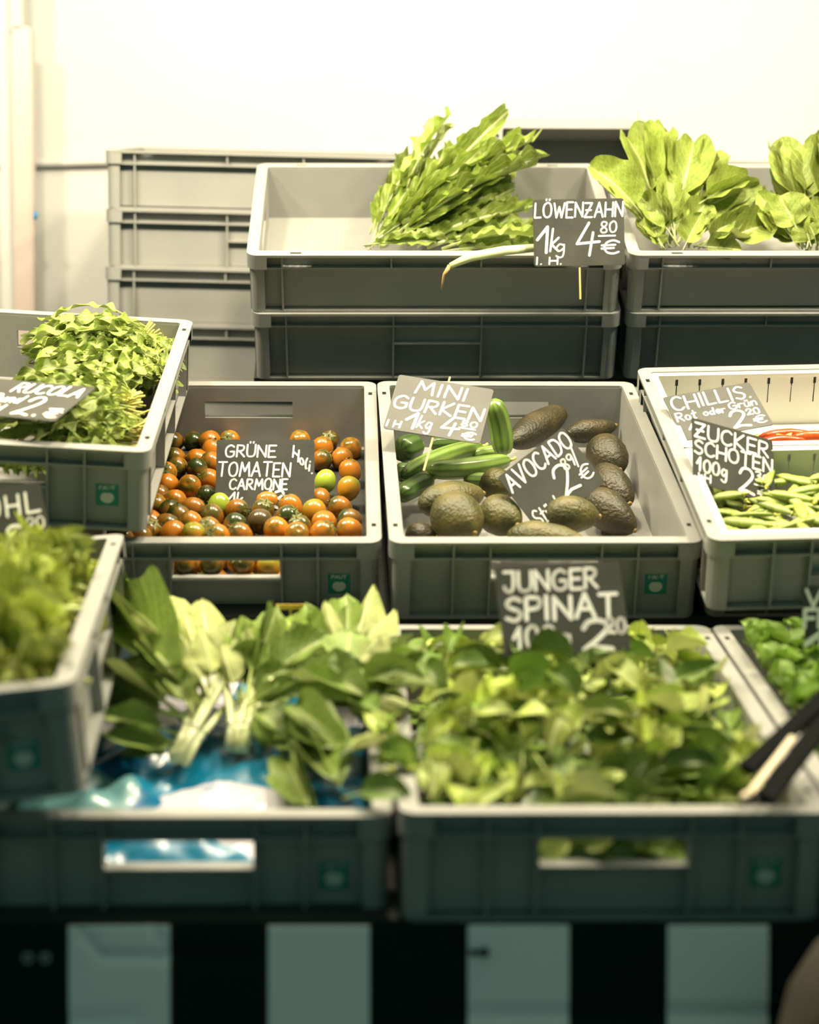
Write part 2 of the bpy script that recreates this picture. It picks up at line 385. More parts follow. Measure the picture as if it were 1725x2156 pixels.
ROOT = [(0.216,2.918,1.4269),(0.1471,2.8925,1.4186),(0.0945,2.8789,1.4078),(0.0633,2.8732,1.3934),(0.0537,2.8755,1.3803),(0.0516,2.8798,1.3681),(0.0502,2.8863,1.3574)]
TAG = (-0.1434,2.201,0.93)

# ------------------------------------------------------------------ helpers
def mat(name, col, rough=0.5, col2=None, nscale=8.0, bump=0.0, bscale=60.0, rnd=0.0, spec=0.5, sub=0.0, metal=0.0):
    m = bpy.data.materials.new(name)
    m.use_nodes = True
    nt = m.node_tree
    b = nt.nodes['Principled BSDF']
    b.inputs['Roughness'].default_value = rough
    b.inputs['Specular IOR Level'].default_value = spec
    b.inputs['Metallic'].default_value = metal
    b.inputs['Base Color'].default_value = (*col, 1)
    tc = nt.nodes.new('ShaderNodeTexCoord')
    src = None
    if col2 is not None:
        n = nt.nodes.new('ShaderNodeTexNoise')
        n.inputs['Scale'].default_value = nscale
        n.inputs['Detail'].default_value = 4
        nt.links.new(tc.outputs['Object'], n.inputs['Vector'])
        rp = nt.nodes.new('ShaderNodeMapRange')
        rp.inputs[1].default_value = 0.35
        rp.inputs[2].default_value = 0.65
        nt.links.new(n.outputs[0], rp.inputs[0])
        mx = nt.nodes.new('ShaderNodeMix')
        mx.data_type = 'RGBA'
        mx.inputs[6].default_value = (*col, 1)
        mx.inputs[7].default_value = (*col2, 1)
        nt.links.new(rp.outputs[0], mx.inputs[0])
        src = mx.outputs[2]
    if rnd:
        oi = nt.nodes.new('ShaderNodeObjectInfo')
        hs = nt.nodes.new('ShaderNodeHueSaturation')
        if src: nt.links.new(src, hs.inputs['Color'])
        else: hs.inputs['Color'].default_value = (*col, 1)
        mr = nt.nodes.new('ShaderNodeMapRange')
        mr.inputs[3].default_value = 1 - rnd
        mr.inputs[4].default_value = 1 + rnd
        nt.links.new(oi.outputs['Random'], mr.inputs[0])
        nt.links.new(mr.outputs[0], hs.inputs['Value'])
        src = hs.outputs[0]
    if src: nt.links.new(src, b.inputs['Base Color'])
    if bump:
        n2 = nt.nodes.new('ShaderNodeTexNoise')
        n2.inputs['Scale'].default_value = bscale
        n2.inputs['Detail'].default_value = 3
        nt.links.new(tc.outputs['Object'], n2.inputs['Vector'])
        bp = nt.nodes.new('ShaderNodeBump')
        bp.inputs['Strength'].default_value = bump
        bp.inputs['Distance'].default_value = 0.002
        nt.links.new(n2.outputs[0], bp.inputs['Height'])
        nt.links.new(bp.outputs[0], b.inputs['Normal'])
    return m

def leaf_mat(name, col, col2, vein, rough=0.42, rnd=0.25, trans=0.3, back=None, rib=0.028):
    """blade colour with pale midrib and side veins (from the blade's own uv), a paler back, some light let through"""
    m = mat(name, col, rough, col2, 30, 0.25, 150, rnd, spec=0.4)
    nt = m.node_tree
    b = nt.nodes['Principled BSDF']
    hs = b.inputs['Base Color'].links[0].from_socket
    uv = nt.nodes.new('ShaderNodeUVMap')
    sx = nt.nodes.new('ShaderNodeSeparateXYZ')
    nt.links.new(uv.outputs[0], sx.inputs[0])
    def math_(op, a, bb=None):
        n = nt.nodes.new('ShaderNodeMath'); n.operation = op
        for i, v in enumerate((a, bb)):
            if v is None: continue
            if isinstance(v, (int, float)): n.inputs[i].default_value = v
            else: nt.links.new(v, n.inputs[i])
        return n.outputs[0]
    au = math_('ABSOLUTE', math_('SUBTRACT', sx.outputs[0], 0.5))
    mid = math_('LESS_THAN', au, rib)
    side = math_('PINGPONG', math_('SUBTRACT', math_('MULTIPLY', sx.outputs[1], 8.0), math_('MULTIPLY', au, 5.0)), 0.5)
    sv = math_('MULTIPLY', math_('LESS_THAN', side, 0.05), 0.45)
    f = math_('MAXIMUM', mid, sv)
    mx = nt.nodes.new('ShaderNodeMix'); mx.data_type = 'RGBA'
    nt.links.new(f, mx.inputs[0]); nt.links.new(hs, mx.inputs[6]); mx.inputs[7].default_value = (*vein, 1)
    out = mx.outputs[2]
    if back:
        g = nt.nodes.new('ShaderNodeNewGeometry')
        m2 = nt.nodes.new('ShaderNodeMix'); m2.data_type = 'RGBA'
        nt.links.new(math_('MULTIPLY', g.outputs['Backfacing'], 0.8), m2.inputs[0])
        nt.links.new(out, m2.inputs[6]); m2.inputs[7].default_value = (*back, 1)
        out = m2.outputs[2]
    nt.links.new(out, b.inputs['Base Color'])
    t = nt.nodes.new('ShaderNodeBsdfTranslucent')
    nt.links.new(out, t.inputs[0])
    ms = nt.nodes.new('ShaderNodeMixShader'); ms.inputs[0].default_value = trans
    nt.links.new(b.outputs[0], ms.inputs[1]); nt.links.new(t.outputs[0], ms.inputs[2])
    nt.links.new(ms.outputs[0], nt.nodes['Material Output'].inputs[0])
    return m

def tag(o, label=None, cat=None, group=None, kind=None):
    if label: o['label'] = label
    if cat: o['category'] = cat
    if group: o['group'] = group
    if kind: o['kind'] = kind
    return o

def mesh_of(name, bm, mats, smooth=False):
    me = bpy.data.meshes.new(name)
    bm.to_mesh(me); bm.free()
    for m in (mats if isinstance(mats, (list, tuple)) else [mats]): me.materials.append(m)
    if smooth: me.polygons.foreach_set('use_smooth', [True] * len(me.polygons))
    return me

def link(name, me, parent=None, M=None):
    o = bpy.data.objects.new(name, me)
    C.objects.link(o)
    if parent is not None: o.parent = parent
    if M is not None: o.matrix_local = M
    return o

def thing(name, M, label, cat, group=None):
    o = bpy.data.objects.new(name, None)
    o.empty_display_size = 0.05
    C.objects.link(o)
    o.matrix_world = M
    return tag(o, label, cat, group)

def pose(t):
    return Matrix.Translation(t[:3]) @ Euler(t[3:6]).to_matrix().to_4x4()

def box(bm, x0, x1, y0, y1, z0, z1, mi=0):
    if x1 - x0 < 1e-7 or y1 - y0 < 1e-7 or z1 - z0 < 1e-7: return
    v = [bm.verts.new((x, y, z)) for z in (z0, z1) for y in (y0, y1) for x in (x0, x1)]
    for f in ((0, 2, 3, 1), (4, 5, 7, 6), (0, 1, 5, 4), (2, 6, 7, 3), (0, 4, 6, 2), (1, 3, 7, 5)):
        bm.faces.new([v[i] for i in f]).material_index = mi

def tube(bm, pts, radii, n=8, caps=True, mi=0):
    pts = [Vector(p) for p in pts]
    if isinstance(radii, (int, float)): radii = [radii] * len(pts)
    rings = []
    prev = None
    for i, p in enumerate(pts):
        d = (pts[min(i + 1, len(pts) - 1)] - pts[max(i - 1, 0)]).normalized()
        if prev is None: a = d.orthogonal().normalized()
        else:
            a = prev - d * prev.dot(d)
            a = a.normalized() if a.length > 1e-6 else d.orthogonal().normalized()
        prev = a
        b = d.cross(a)
        rings.append([bm.verts.new(p + (a * cos(2 * pi * k / n) + b * sin(2 * pi * k / n)) * radii[i]) for k in range(n)])
    for r0, r1 in zip(rings, rings[1:]):
        for k in range(n):
            f = bm.faces.new((r0[k], r0[(k + 1) % n], r1[(k + 1) % n], r1[k])); f.smooth = True; f.material_index = mi
    if caps:
        bm.faces.new(rings[0][::-1]).material_index = mi
        bm.faces.new(rings[-1]).material_index = mi

def lathe(bm, prof, n=20, ax=None, mi=0):
    """closed solid of revolution about z; prof = [(r, z)] bottom to top, poles r=0"""
    rings = []
    for r, z in prof:
        if r < 1e-6: rings.append([bm.verts.new((0, 0, z))])
        else: rings.append([bm.verts.new((r * cos(2 * pi * k / n), r * sin(2 * pi * k / n), z)) for k in range(n)])
    for a, b in zip(rings, rings[1:]):
        for k in range(n):
            q = []
            for v in (a[k % len(a)], a[(k + 1) % len(a)], b[(k + 1) % len(b)], b[k % len(b)]):
                if v not in q: q.append(v)
            if len(q) > 2:
                f = bm.faces.new(q); f.smooth = True; f.material_index = mi

def rrect(x0, x1, y0, y1, r, n=5):
    out = []
    for cx, cy, a0 in ((x1 - r, y1 - r, 0), (x0 + r, y1 - r, 90), (x0 + r, y0 + r, 180), (x1 - r, y0 + r, 270)):
        for k in range(n + 1):
            a = R(a0 + 90 * k / n)
            out.append((cx + r * cos(a), cy + r * sin(a)))
    return out

def plate(bm, loops, z0, z1):
    """flat plate between z0 and z1: first loop is the outline, the others are holes"""
    top = []
    edges = []
    for lp in loops:
        vs = [bm.verts.new((x, y, z1)) for x, y in lp]
        top.append(vs)
        edges += [bm.edges.new((vs[i], vs[(i + 1) % len(vs)])) for i in range(len(vs))]
    fs = [g for g in bmesh.ops.triangle_fill(bm, edges=edges, use_beauty=True, use_dissolve=False)['geom'] if isinstance(g, bmesh.types.BMFace)]
    m = {}
    for lp in top:
        for v in lp: m[v] = bm.verts.new((v.co.x, v.co.y, z0))
    for f in fs:
        f.normal_update()
        if f.normal.z < 0: f.normal_flip()
        bm.faces.new([m[v] for v in reversed(f.verts)])
    for lp in top:
        for i in range(len(lp)):
            a, b = lp[i], lp[(i + 1) % len(lp)]
            bm.faces.new((a, b, m[b], m[a]))

def fix(bm):
    bmesh.ops.recalc_face_normals(bm, faces=bm.faces[:])
    return bm

def noise3(x, y, z):
    from mathutils import noise
    return noise.noise(Vector((x, y, z)))

# ------------------------------------------------------------------ materials
GREY = mat('grey plastic', (0.275, 0.275, 0.255), 0.42, (0.25, 0.252, 0.235), 12, 0.06, 400)
PALE = mat('pale grey plastic', (0.62, 0.62, 0.56), 0.42)
GREEN_STICKER = mat('green sticker', (0.0, 0.20, 0.14), 0.4)
STICKER_INK = mat('pale sticker print', (0.55, 0.58, 0.52), 0.5)
BOARD = mat('slate board', (0.034, 0.036, 0.028), 0.48, (0.05, 0.05, 0.04), 20, 0.1, 300, spec=0.4)
CHALK = mat('chalk marker', (0.85, 0.83, 0.78), 0.6)
WOOD = mat('pale stick wood', (0.55, 0.38, 0.14), 0.6)
CANVAS = mat('white tent canvas', (0.52, 0.52, 0.50), 0.7, (0.50, 0.50, 0.48), 3, 0.1, 20)
POLE = mat('painted tent pole', (0.46, 0.38, 0.34), 0.4)
RUBBER = mat('dark elastic', (0.30, 0.33, 0.36), 0.6)
STEM = mat('pale leaf stem', (0.55, 0.62, 0.24), 0.4, (0.48, 0.56, 0.16), 20, rnd=0.12)
WHITESTEM = mat('white leaf stem', (0.70, 0.73, 0.45), 0.38, (0.58, 0.64, 0.28), 25, rnd=0.1)
YSTEM = mat('yellow green stem', (0.50, 0.55, 0.12), 0.45, (0.56, 0.46, 0.10), 15, rnd=0.2)

# ------------------------------------------------------------------ marker pen lettering
GL = {
 'A': (.8, "0,0 .4,1 .8,0|.15,.35 .65,.35"), 'B': (.65, "0,0 0,1|~0,1 .5,.95 .5,.6 0,.55|~0,.55 .62,.45 .6,.08 0,0"),
 'C': (.7, "~.7,.85 .45,1 .12,.85 0,.5 .12,.12 .45,0 .72,.15"), 'D': (.72, "0,0 0,1|~0,1 .5,.92 .72,.5 .5,.08 0,0"),
 'E': (.6, ".6,1 0,1 0,0 .62,0|0,.52 .5,.52"),'F': (.6, ".6,1 0,1 0,0|0,.52 .5,.52"), 'G': (.75, "~.7,.86 .42,1 .1,.82 0,.48 .12,.1 .45,0 .72,.15 .72,.45|.42,.46 .74,.46"),
 'H': (.72, "0,0 0,1|.72,0 .72,1|0,.5 .72,.5"), 'I': (.15, ".07,0 .07,1"), 'J': (.55, "0,1 .55,1|~.5,1 .5,.3 .35,0 .1,.05 0,.25"),
 'K': (.65, "0,0 0,1|.6,1 0,.42 .65,0"), 'L': (.55, "0,1 0,0 .56,.02"), 'M': (.9, "0,0 .12,1 .45,.35 .78,1 .9,0"),
 'N': (.72, "0,0 0,1 .72,0 .72,1"), 'O': (.78, "~.4,1 .1,.85 0,.5 .12,.12 .4,0 .68,.12 .78,.5 .66,.88 .4,1"),
 'P': (.6, "0,0 0,1|~0,1 .5,.95 .6,.72 .45,.5 0,.45"), 'R': (.66, "0,0 0,1|~0,1 .5,.95 .58,.72 .4,.52 0,.48|.2,.48 .66,0"),
 'S': (.6, "~.58,.88 .3,1 .03,.82 .1,.6 .5,.42 .58,.2 .35,0 0,.12"), 'T': (.75, "0,1 .75,1|.38,1 .36,0"),
 'U': (.7, "~0,1 0,.35 .12,.05 .35,0 .6,.08 .7,.35 .7,1"), 'V': (.75, "0,1 .38,0 .75,1"), 'W': (1.0, "0,1 .25,0 .5,.75 .75,0 1,1"),
 'Z': (.68, "0,1 .66,1 0,0 .7,0|.1,.5 .58,.5"), '0': (.6, "~.3,1 .05,.8 0,.45 .1,.1 .3,0 .52,.12 .6,.5 .5,.88 .3,1"),
 '1': (.4, "0,.5 .3,1 .3,0"), '2': (.62, "~.02,.75 .15,.97 .42,.98 .56,.75 .35,.4 .02,.04|.02,.03 .3,.1 .64,.02"),
 '3': (.55, "~0,.92 .35,1 .52,.8 .2,.55|~.2,.55 .55,.45 .5,.1 .2,0 0,.1"), '4': (.7, ".35,1 0,.36 .72,.42|.5,.7 .42,0"),
 '8': (.55, "~.28,.52 .05,.7 .1,.95 .3,1 .5,.9 .45,.68 .28,.52 .02,.3 .08,.05 .28,0 .52,.1 .5,.33 .28,.52"),
 '9': (.55, "~.5,.75 .3,.55 .05,.65 .05,.92 .3,1 .5,.9 .5,.55 .35,0"),
 'EUR': (.7, "~.7,.85 .45,1 .18,.8 .12,.4 .25,.08 .5,0 .7,.12|0,.62 .55,.66|0,.38 .5,.42"),
 'a': (.5, "~.45,.5 .2,.58 .02,.3 .15,.02 .4,.1 .47,.5|~.47,.5 .45,.15 .55,0"), 'c': (.45, "~.45,.5 .2,.58 0,.3 .15,.02 .45,.1"),
 'd': (.5, "~.42,.5 .2,.56 .02,.3 .15,.02 .4,.15|.5,1 .45,0"), 'e': (.45, "~0,.3 .4,.35 .35,.56 .1,.52 0,.25 .15,0 .45,.1"),
 'g': (.5, "~.45,.5 .2,.58 .02,.3 .2,.08 .45,.3|~.47,.55 .45,-.2 .25,-.38 .02,-.25"), 'i': (.2, ".1,.55 .08,0|.12,.82 .13,.86"),
 'k': (.5, "0,0 .1,1|.48,.6 .06,.3 .5,0"), 'l': (.22, "~.1,0 .05,.5 .2,1|~.1,0 .15,-.02 .25,.08"), 'n': (.5, "0,0 0,.55|~0,.35 .2,.58 .42,.5 .45,0"),
 'o': (.48, "~.24,.58 .02,.4 .05,.1 .24,0 .44,.12 .46,.42 .24,.58"), 'r': (.35, "0,0 0,.55|~0,.35 .15,.55 .35,.55"),
 't': (.4, ".2,.9 .15,0 .3,.02|0,.6 .4,.62"), 'u': (.5, "~0,.55 .02,.12 .2,0 .42,.15|.45,.55 .46,0"), 'h': (.5, "0,0 .05,1|~.02,.35 .2,.58 .4,.48 .42,0"),
 'y': (.45, "0,.55 .2,.1|~.45,.55 .25,-.1 .05,-.35"), '.': (.12, ".05,0 .07,.03"), ',': (.12, ".08,.05 0,-.15"), '-': (.5, "0,.4 .45,.43"), '/': (.35, "0,-.1 .35,1.1"), '_': (.9, "0,0 .9,.08"),
}
def smooth_pts(p):
    out = []
    for i in range(len(p) - 1):
        a, b, c, d = p[max(i - 1, 0)], p[i], p[i + 1], p[min(i + 2, len(p) - 1)]
        for k in range(4):
            t = k / 4
            out.append(tuple(0.5 * (2 * b[j] + (c[j] - a[j]) * t + (2 * a[j] - 5 * b[j] + 4 * c[j] - d[j]) * t * t + (3 * b[j] - a[j] - 3 * c[j] + d[j]) * t ** 3) for j in (0, 1)))
    return out + [p[-1]]
def stroke(bm, pts, w, y):
    """flat pen stroke with round ends in the x-z plane, facing -y"""
    for i, (a, b) in enumerate(zip(pts, pts[1:])):
        a, b = Vector(a), Vector(b)
        d = b - a
        if d.length < 1e-7: continue
        d.normalize(); n = Vector((-d.y, d.x)) * w
        f = bm.faces.new([bm.verts.new((q.x, y, q.y)) for q in (a - n, b - n, b + n, a + n)])
    for a in pts:
        bm.faces.new([bm.verts.new((a[0] + w * cos(2 * pi * k / 8), y - .00003, a[1] + w * sin(2 * pi * k / 8))) for k in range(8)])
def write(bm, text, x, z, w, h, pen, y, slant=0.0, rise=0.0, rng=random):
    """text fitted to the box whose lower left corner is x, z"""
    toks = []
    i = 0
    while i < len(text):
        if text[i] == '{':
            j = text.index('}', i); toks.append(text[i + 1:j]); i = j + 1
        else: toks.append(text[i]); i += 1
    um = {'Ö': 'O', 'Ü': 'U', 'Ä': 'A', 'ü': 'u'}
    adv = 0; lay = []
    for t in toks:
        if t == ' ': adv += .45; continue
        g = GL[um.get(t, t)]
        lay.append((t, adv, g)); adv += g[0] + .24
    adv -= .24
    s = w / max(adv, .1)
    for t, ax, g in lay:
        jz = rng.uniform(-.03, .03); jx = rng.uniform(-.02, .02); js = rng.uniform(.95, 1.04)
        strokes = [q for q in g[1].split('|')]
        if t in um:
            top = 1.16 if t.isupper() else .8
            strokes += [f"{g[0]*.3},{top} {g[0]*.3+.02},{top+.06}", f"{g[0]*.7},{top} {g[0]*.7+.02},{top+.06}"]
        for q in strokes:
            sm = q.startswith('~')
            p = [tuple(float(c) for c in k.split(',')) for k in q.lstrip('~').split()]
            if sm: p = smooth_pts(p)
            pp = []
            for px, pz in p:
                pz = pz * js + jz
                X = (ax + jx + px) * s + slant * pz * h
                pp.append((x + X, z + pz * h + rise * (ax + px) * s / max(w, 1e-6) ))
            stroke(bm, pp, pen * 1.12, y)

# ------------------------------------------------------------------ stacking crates
def wall_panel(bm, P, L, z0, z1, t, holes):
    """wall along local s (0..L) from z0 to z1; P(s, d, z) maps to crate space, d = depth inwards"""
    ss = sorted({0, L, *[h[0] for h in holes], *[h[1] for h in holes]})
    zz = sorted({z0, z1, *[h[2] for h in holes], *[h[3] for h in holes]})
    inside = lambda s, z: any(h[0] < s < h[1] and h[2] < z < h[3] for h in holes)
    V = {}
    def v(s, d, z):
        k = (round(s, 5), round(d, 5), round(z, 5))
        if k not in V: V[k] = bm.verts.new(P(s, d, z))
        return V[k]
    for s0, s1 in zip(ss, ss[1:]):
        for a, b in zip(zz, zz[1:]):
            if inside((s0 + s1) / 2, (a + b) / 2): continue
            for d in (0, t): bm.faces.new((v(s0, d, a), v(s1, d, a), v(s1, d, b), v(s0, d, b)))
            for (p, q, e) in (((s0, a), (s1, a), ((s0 + s1) / 2, a - 1e-5)), ((s0, b), (s1, b), ((s0 + s1) / 2, b + 1e-5)),
                              ((s0, a), (s0, b), (s0 - 1e-5, (a + b) / 2)), ((s1, a), (s1, b), (s1 + 1e-5, (a + b) / 2))):
                es, ez = e
                if es < 0 or es > L or ez < z0 or ez > z1 or inside(es, ez):
                    bm.faces.new((v(p[0], 0, p[1]), v(q[0], 0, q[1]), v(q[0], t, q[1]), v(p[0], t, p[1])))

def crate_meshes(W, D, H, front, side, plain_front=False):
    ins, t, rimh = 0.016, 0.0028, 0.004
    bm = bmesh.new()
    faces = [(lambda s, d, z: (s, ins + d, z), W, front, 0), (lambda s, d, z: (s, D - ins - d, z), W, front, 0),
             (lambda s, d, z: (ins + d, s, z), D, side, 1), (lambda s, d, z: (W - ins - d, s, z), D, side, 1)]
    ribt = 0.0014
    for P, L, kind, _ in faces:
        holes = []
        hz0, hz1 = -0.054, -0.027
        if kind == 'handle': holes = [(L * .328, L * .672, hz0, hz1)]
        wall_panel(bm, lambda s, d, z, P=P: P(s + ins, d, z), L - 2 * ins, -H + .004, -rimh, t, [(a - ins, b - ins, c, e) for a, b, c, e in holes])
        def rb(s0, s1, d0, d1, z0, z1, P=P):
            p = [P(s0, d0, z0), P(s1, d1, z1)]
            a = [min(p[0][i], p[1][i]) for i in range(3)]; b = [max(p[0][i], p[1][i]) for i in range(3)]
            box(bm, a[0], b[0], a[1], b[1], a[2], b[2])
        dep = -(ins - .004)
        if kind == 'handle':
            for f in (.035, .205, .322, .678, .795, .965): rb(L * f - ribt, L * f + ribt, dep, 0, -H + .003, -.003)
            rb(L * .328 - .002, L * .672 + .002, dep, 0, hz0 - .003, hz0)
            rb(L * .328 - .002, L * .672 + .002, dep, 0, hz1, hz1 + .002)
        else:
            for f in (.026, .093, .907, .974): rb(L * f - ribt, L * f + ribt, dep, 0, -H + .003, -.003)
            for f in (.383, .622): rb(L * f - ribt, L * f + ribt, dep, 0, (-.024 if kind == 'plain' else -H + .003), -.003)
            if kind == 'long': rb(L * .383, L * .622, dep, 0, -.0575, -.055)
    # lower edge of the rim band, base flange and floor
    for z0, z1, o in ((-.0255, -.023, .003), (-H, -H + .004, .005)):
        fr = rrect(o, W - o, o, D - o, .014)
        inn = rrect(ins + .001, W - ins - .001, ins + .001, D - ins - .001, .003)
        plate(bm, [fr, inn], z0, z1)
    box(bm, ins, W - ins, ins, D - ins, -H + .003, -H + .0065)
    # rounded corner skirts
    for cx, cy, a0 in ((W - .016, D - .016, 0), (.016, D - .016, 90), (.016, .016, 180), (W - .016, .016, 270)):
        prof = []
        a = R(a0); u = Vector((-sin(a), cos(a))) ; q = Vector((cos(a), sin(a)))
        o = Vector((cx, cy))
        prof.append(o + q * .016 - u * .016)
        for k in range(7):
            aa = R(a0 + 15 * k); prof.append(o + Vector((cos(aa), sin(aa))) * .016)
        prof.append(o + u * .016 - q * .016)
        for za, zb in ((-.0245, -.0035),):
            outer = [[bm.verts.new((p.x, p.y, z)) for z in (za, zb)] for p in prof]
            inner = [[bm.verts.new((o.x + (p.x - o.x) * .85, o.y + (p.y - o.y) * .85, z)) for z in (za, zb)] for p in prof]
            for i in range(len(prof) - 1):
                bm.faces.new((outer[i][0], outer[i + 1][0], outer[i + 1][1], outer[i][1]))
                bm.faces.new((inner[i][0], inner[i][1], inner[i + 1][1], inner[i + 1][0]))
                bm.faces.new((outer[i][0], inner[i][0], inner[i + 1][0], outer[i + 1][0]))
        # corner post below the skirt
        post = [o + (p - o) * .72 for p in prof]
        pv = [[bm.verts.new((p.x, p.y, z)) for z in (-H + .002, -.02)] for p in post]
        for i in range(len(prof) - 1): bm.faces.new((pv[i][0], pv[i + 1][0], pv[i + 1][1], pv[i][1]))
    body = mesh_of('crate_body', fix(bm), GREY)
    bm = bmesh.new()
    loops = [rrect(0, W, 0, D, .017, 7), rrect(.0185, W - .0185, .0185, D - .0185, .005)]
    if D > W:
        for x in (.0095, W - .0095):
            for f in (.09, .91): loops.append([(x - .003, D * f - .006), (x + .003, D * f - .006), (x + .003, D * f + .006), (x - .003, D * f + .006)])
    else:
        for y in (.0095, D - .0095):
            for f in (.13, .87): loops.append([(W * f - .009, y - .003), (W * f + .009, y - .003), (W * f + .009, y + .003), (W * f - .009, y + .003)])
    plate(bm, loops, -.0042, 0)
    rim = mesh_of('crate_rim', fix(bm), GREY)
    return body, rim
CRATES = {}
def sticker_meshes():
    bm = bmesh.new(); plate(bm, [rrect(-.0145, .0145, -.0145, .0145, .001, 2)], 0, .0003)
    for v in bm.verts: v.co = Vector((v.co.x, -v.co.z, v.co.y))
    a = mesh_of('sticker', fix(bm), GREEN_STICKER)
    bm = bmesh.new()
    # a round pale fruit with a notch at top, and the small word above it
    pts = []
    for k in range(32):
        an = 2 * pi * k / 32
        r = .0082 * (1 - .22 * max(0, sin(an)) ** 12)
        pts.append(bm.verts.new((r * 1.05 * cos(an), -.0006, -.0035 + r * .92 * sin(an))))
    bm.faces.new(pts)
    write(bm, 'PAUT', -.0095, .0078, .019, .0045, .0006, -.0006)
    b = mesh_of('emblem', fix(bm), STICKER_INK)
    return a, b
STICK, EMB = None, None
def crate(name, M, label, kind, group, sticker=True, H=.11, side=None):
    global STICK, EMB
    if STICK is None: STICK, EMB = sticker_meshes()
    key = (kind, H, side)
    if key not in CRATES:
        if kind == 'short': CRATES[key] = crate_meshes(.4, .6, H, 'handle', side or 'long')
        elif kind == 'half': CRATES[key] = crate_meshes(.3, .4, H, 'plain', 'plain')
        else: CRATES[key] = crate_meshes(.6, .4, H, kind, 'handle')
    t = thing(name, M, label, 'crate', group)
    link('body', CRATES[key][0], t)
    link('rim', CRATES[key][1], t)
    if sticker:
        s = link('sticker', STICK, t, Matrix.Translation((.4 * .863, .0158, -.066)))
        s['label'] = 'small green sticker with a pale round emblem'
        link('emblem', EMB, s)
    return t

# ------------------------------------------------------------------ leaves
def sh_oval(s): return max(0, sin(pi * s ** .85)) ** .75
def sh_round(s): return max(0, sin(pi * s ** .7)) ** .55
def sh_tooth(s):
    base = (s ** .55) * max(0, 1 - s) ** .38 * 1.35
    q = s * 3.9 + .3 * sin(9 * s)
    saw = q % 1.0
    return base * (1 - .5 * (saw ** 1.6) * (1 - .5 * s)) + .02
def sh_lobe(s):
    if s > .74: return .10 + .36 * max(0, sin(pi * ((s - .66) / .34) ** .8)) ** 1.2
    return .085 + .92 * max(0, sin(pi * ((s / .74) ** .95 * 3 % 1.0))) ** 4 * (.4 + .8 * s)
def leaf_mesh(name, shape, m, seed, nl=18, nw=6, pet=.25, bend=.6, cup=.25, rip=.05, ripf=16, twist=.3, stem_r=.02, mstem=None, over=.6, curl=0.0, asp=.4):
    """leaf of unit length along +y and unit full width across x (z up); stem and midrib in the second material"""
    rng = random.Random(seed)
    bm = bmesh.new()
    uvl = bm.loops.layers.uv.new('UVMap')
    # centre line
    N = nl + 6
    cl = []; y = z = 0.0; ang = bend * .5
    for i in range(N + 1):
        cl.append((y, z, ang))
        st = 1 / N
        y += cos(ang) * st; z += sin(ang) * st
        ang -= (bend + curl * (i / N) ** 3 * 3) / N
    def axis(t):
        k = min(N - 1e-6, max(0, t * N)); i = int(k); f = k - i
        a, b = cl[i], cl[i + 1]
        return [a[j] * (1 - f) + b[j] * f for j in range(3)]
    ph = [rng.uniform(0, 6.28) for _ in range(6)]
    rows = []
    for i in range(nl + 1):
        s = i / nl; t = pet + (1 - pet) * s
        yy, zz, an = axis(t)
        hw = .5 * shape(min(max(s, .004), .996))
        row = []
        for j in range(-nw, nw + 1):
            u = j / nw
            x = u * hw
            dz = asp * (cup * abs(u) ** 1.4 * hw * 1.4) + rip * u * u * sin(ripf * s * 2 + ph[0] + (1.3 if u > 0 else 0)) + rip * .5 * abs(u) * sin(ripf * 3.1 * s + ph[1] * u) + .012 * sin(7 * s + ph[2] + 2 * u)
            x2 = x + rip * .6 * u * sin(ripf * 1.7 * s + ph[3])
            tw = twist * s * (1 if seed % 2 else -1)
            xr = x2 * cos(tw) - dz / asp * sin(tw); zr = x2 * asp * sin(tw) + dz * cos(tw)
            row.append((bm.verts.new((xr, yy - sin(an) * zr, zz + cos(an) * zr)), (u * .5 + .5, s)))
        rows.append(row)
    for a, b in zip(rows, rows[1:]):
        for j in range(2 * nw):
            q = (a[j], a[j + 1], b[j + 1], b[j])
            f = bm.faces.new([k[0] for k in q]); f.smooth = True
            for lp, k in zip(f.loops, q): lp[uvl].uv = k[1]
    if stem_r:
        pts = []; rad = []
        for i in range(12):
            t = i / 11 * (pet + (1 - pet) * over)
            yy, zz, an = axis(t)
            pts.append((0, yy, zz + .002)); rad.append(stem_r * (1 - .8 * i / 11))
        tube(bm, pts, rad, 5, True, 1)
    return mesh_of(name, bm, [m, mstem or STEM])
def orient(base, tip, up, width, roll=0.0):
    """matrix taking a unit leaf to base -> tip with the given width"""
    b, t = Vector(base), Vector(tip)
    y = t - b; L = y.length; y.normalize()
    up = Vector(up); z = up - y * up.dot(y)
    if z.length < 1e-4: z = y.orthogonal()
    z.normalize()
    if roll: z = Matrix.Rotation(roll, 3, y) @ z
    x = y.cross(z)
    M = Matrix((x * width, y * L, z * L)).transposed().to_4x4()
    M.translation = b
    return M

# ------------------------------------------------------------------ the setting
def struct(name, bm, m):
    return tag(link(name, mesh_of(name, bm, m)), kind='structure')
bm = bmesh.new(); box(bm, -4, 4, -2, 6, -.02, 0); struct('floor', bm, mat('asphalt', (.03, .035, .035), .9, (.05, .05, .05), 8))
bm = bmesh.new()
nx, nz = 60, 24
g = [[bm.verts.new((-3 + 6 * i / nx, 4.1 + .006 * sin(i * .9) * sin(j * .5) + .004 * noise3(i * .3, j * .3, 2), 3.0 * j / nz)) for i in range(nx + 1)] for j in range(nz + 1)]
for j in range(nz):
    for i in range(nx):
        bm.faces.new((g[j][i], g[j][i + 1], g[j + 1][i + 1], g[j + 1][i])).smooth = True
struct('wall_back', bm, CANVAS)
bm = bmesh.new(); box(bm, -3, 3, 1.2, 4.3, 2.9, 2.91); struct('ceiling', bm, CANVAS)
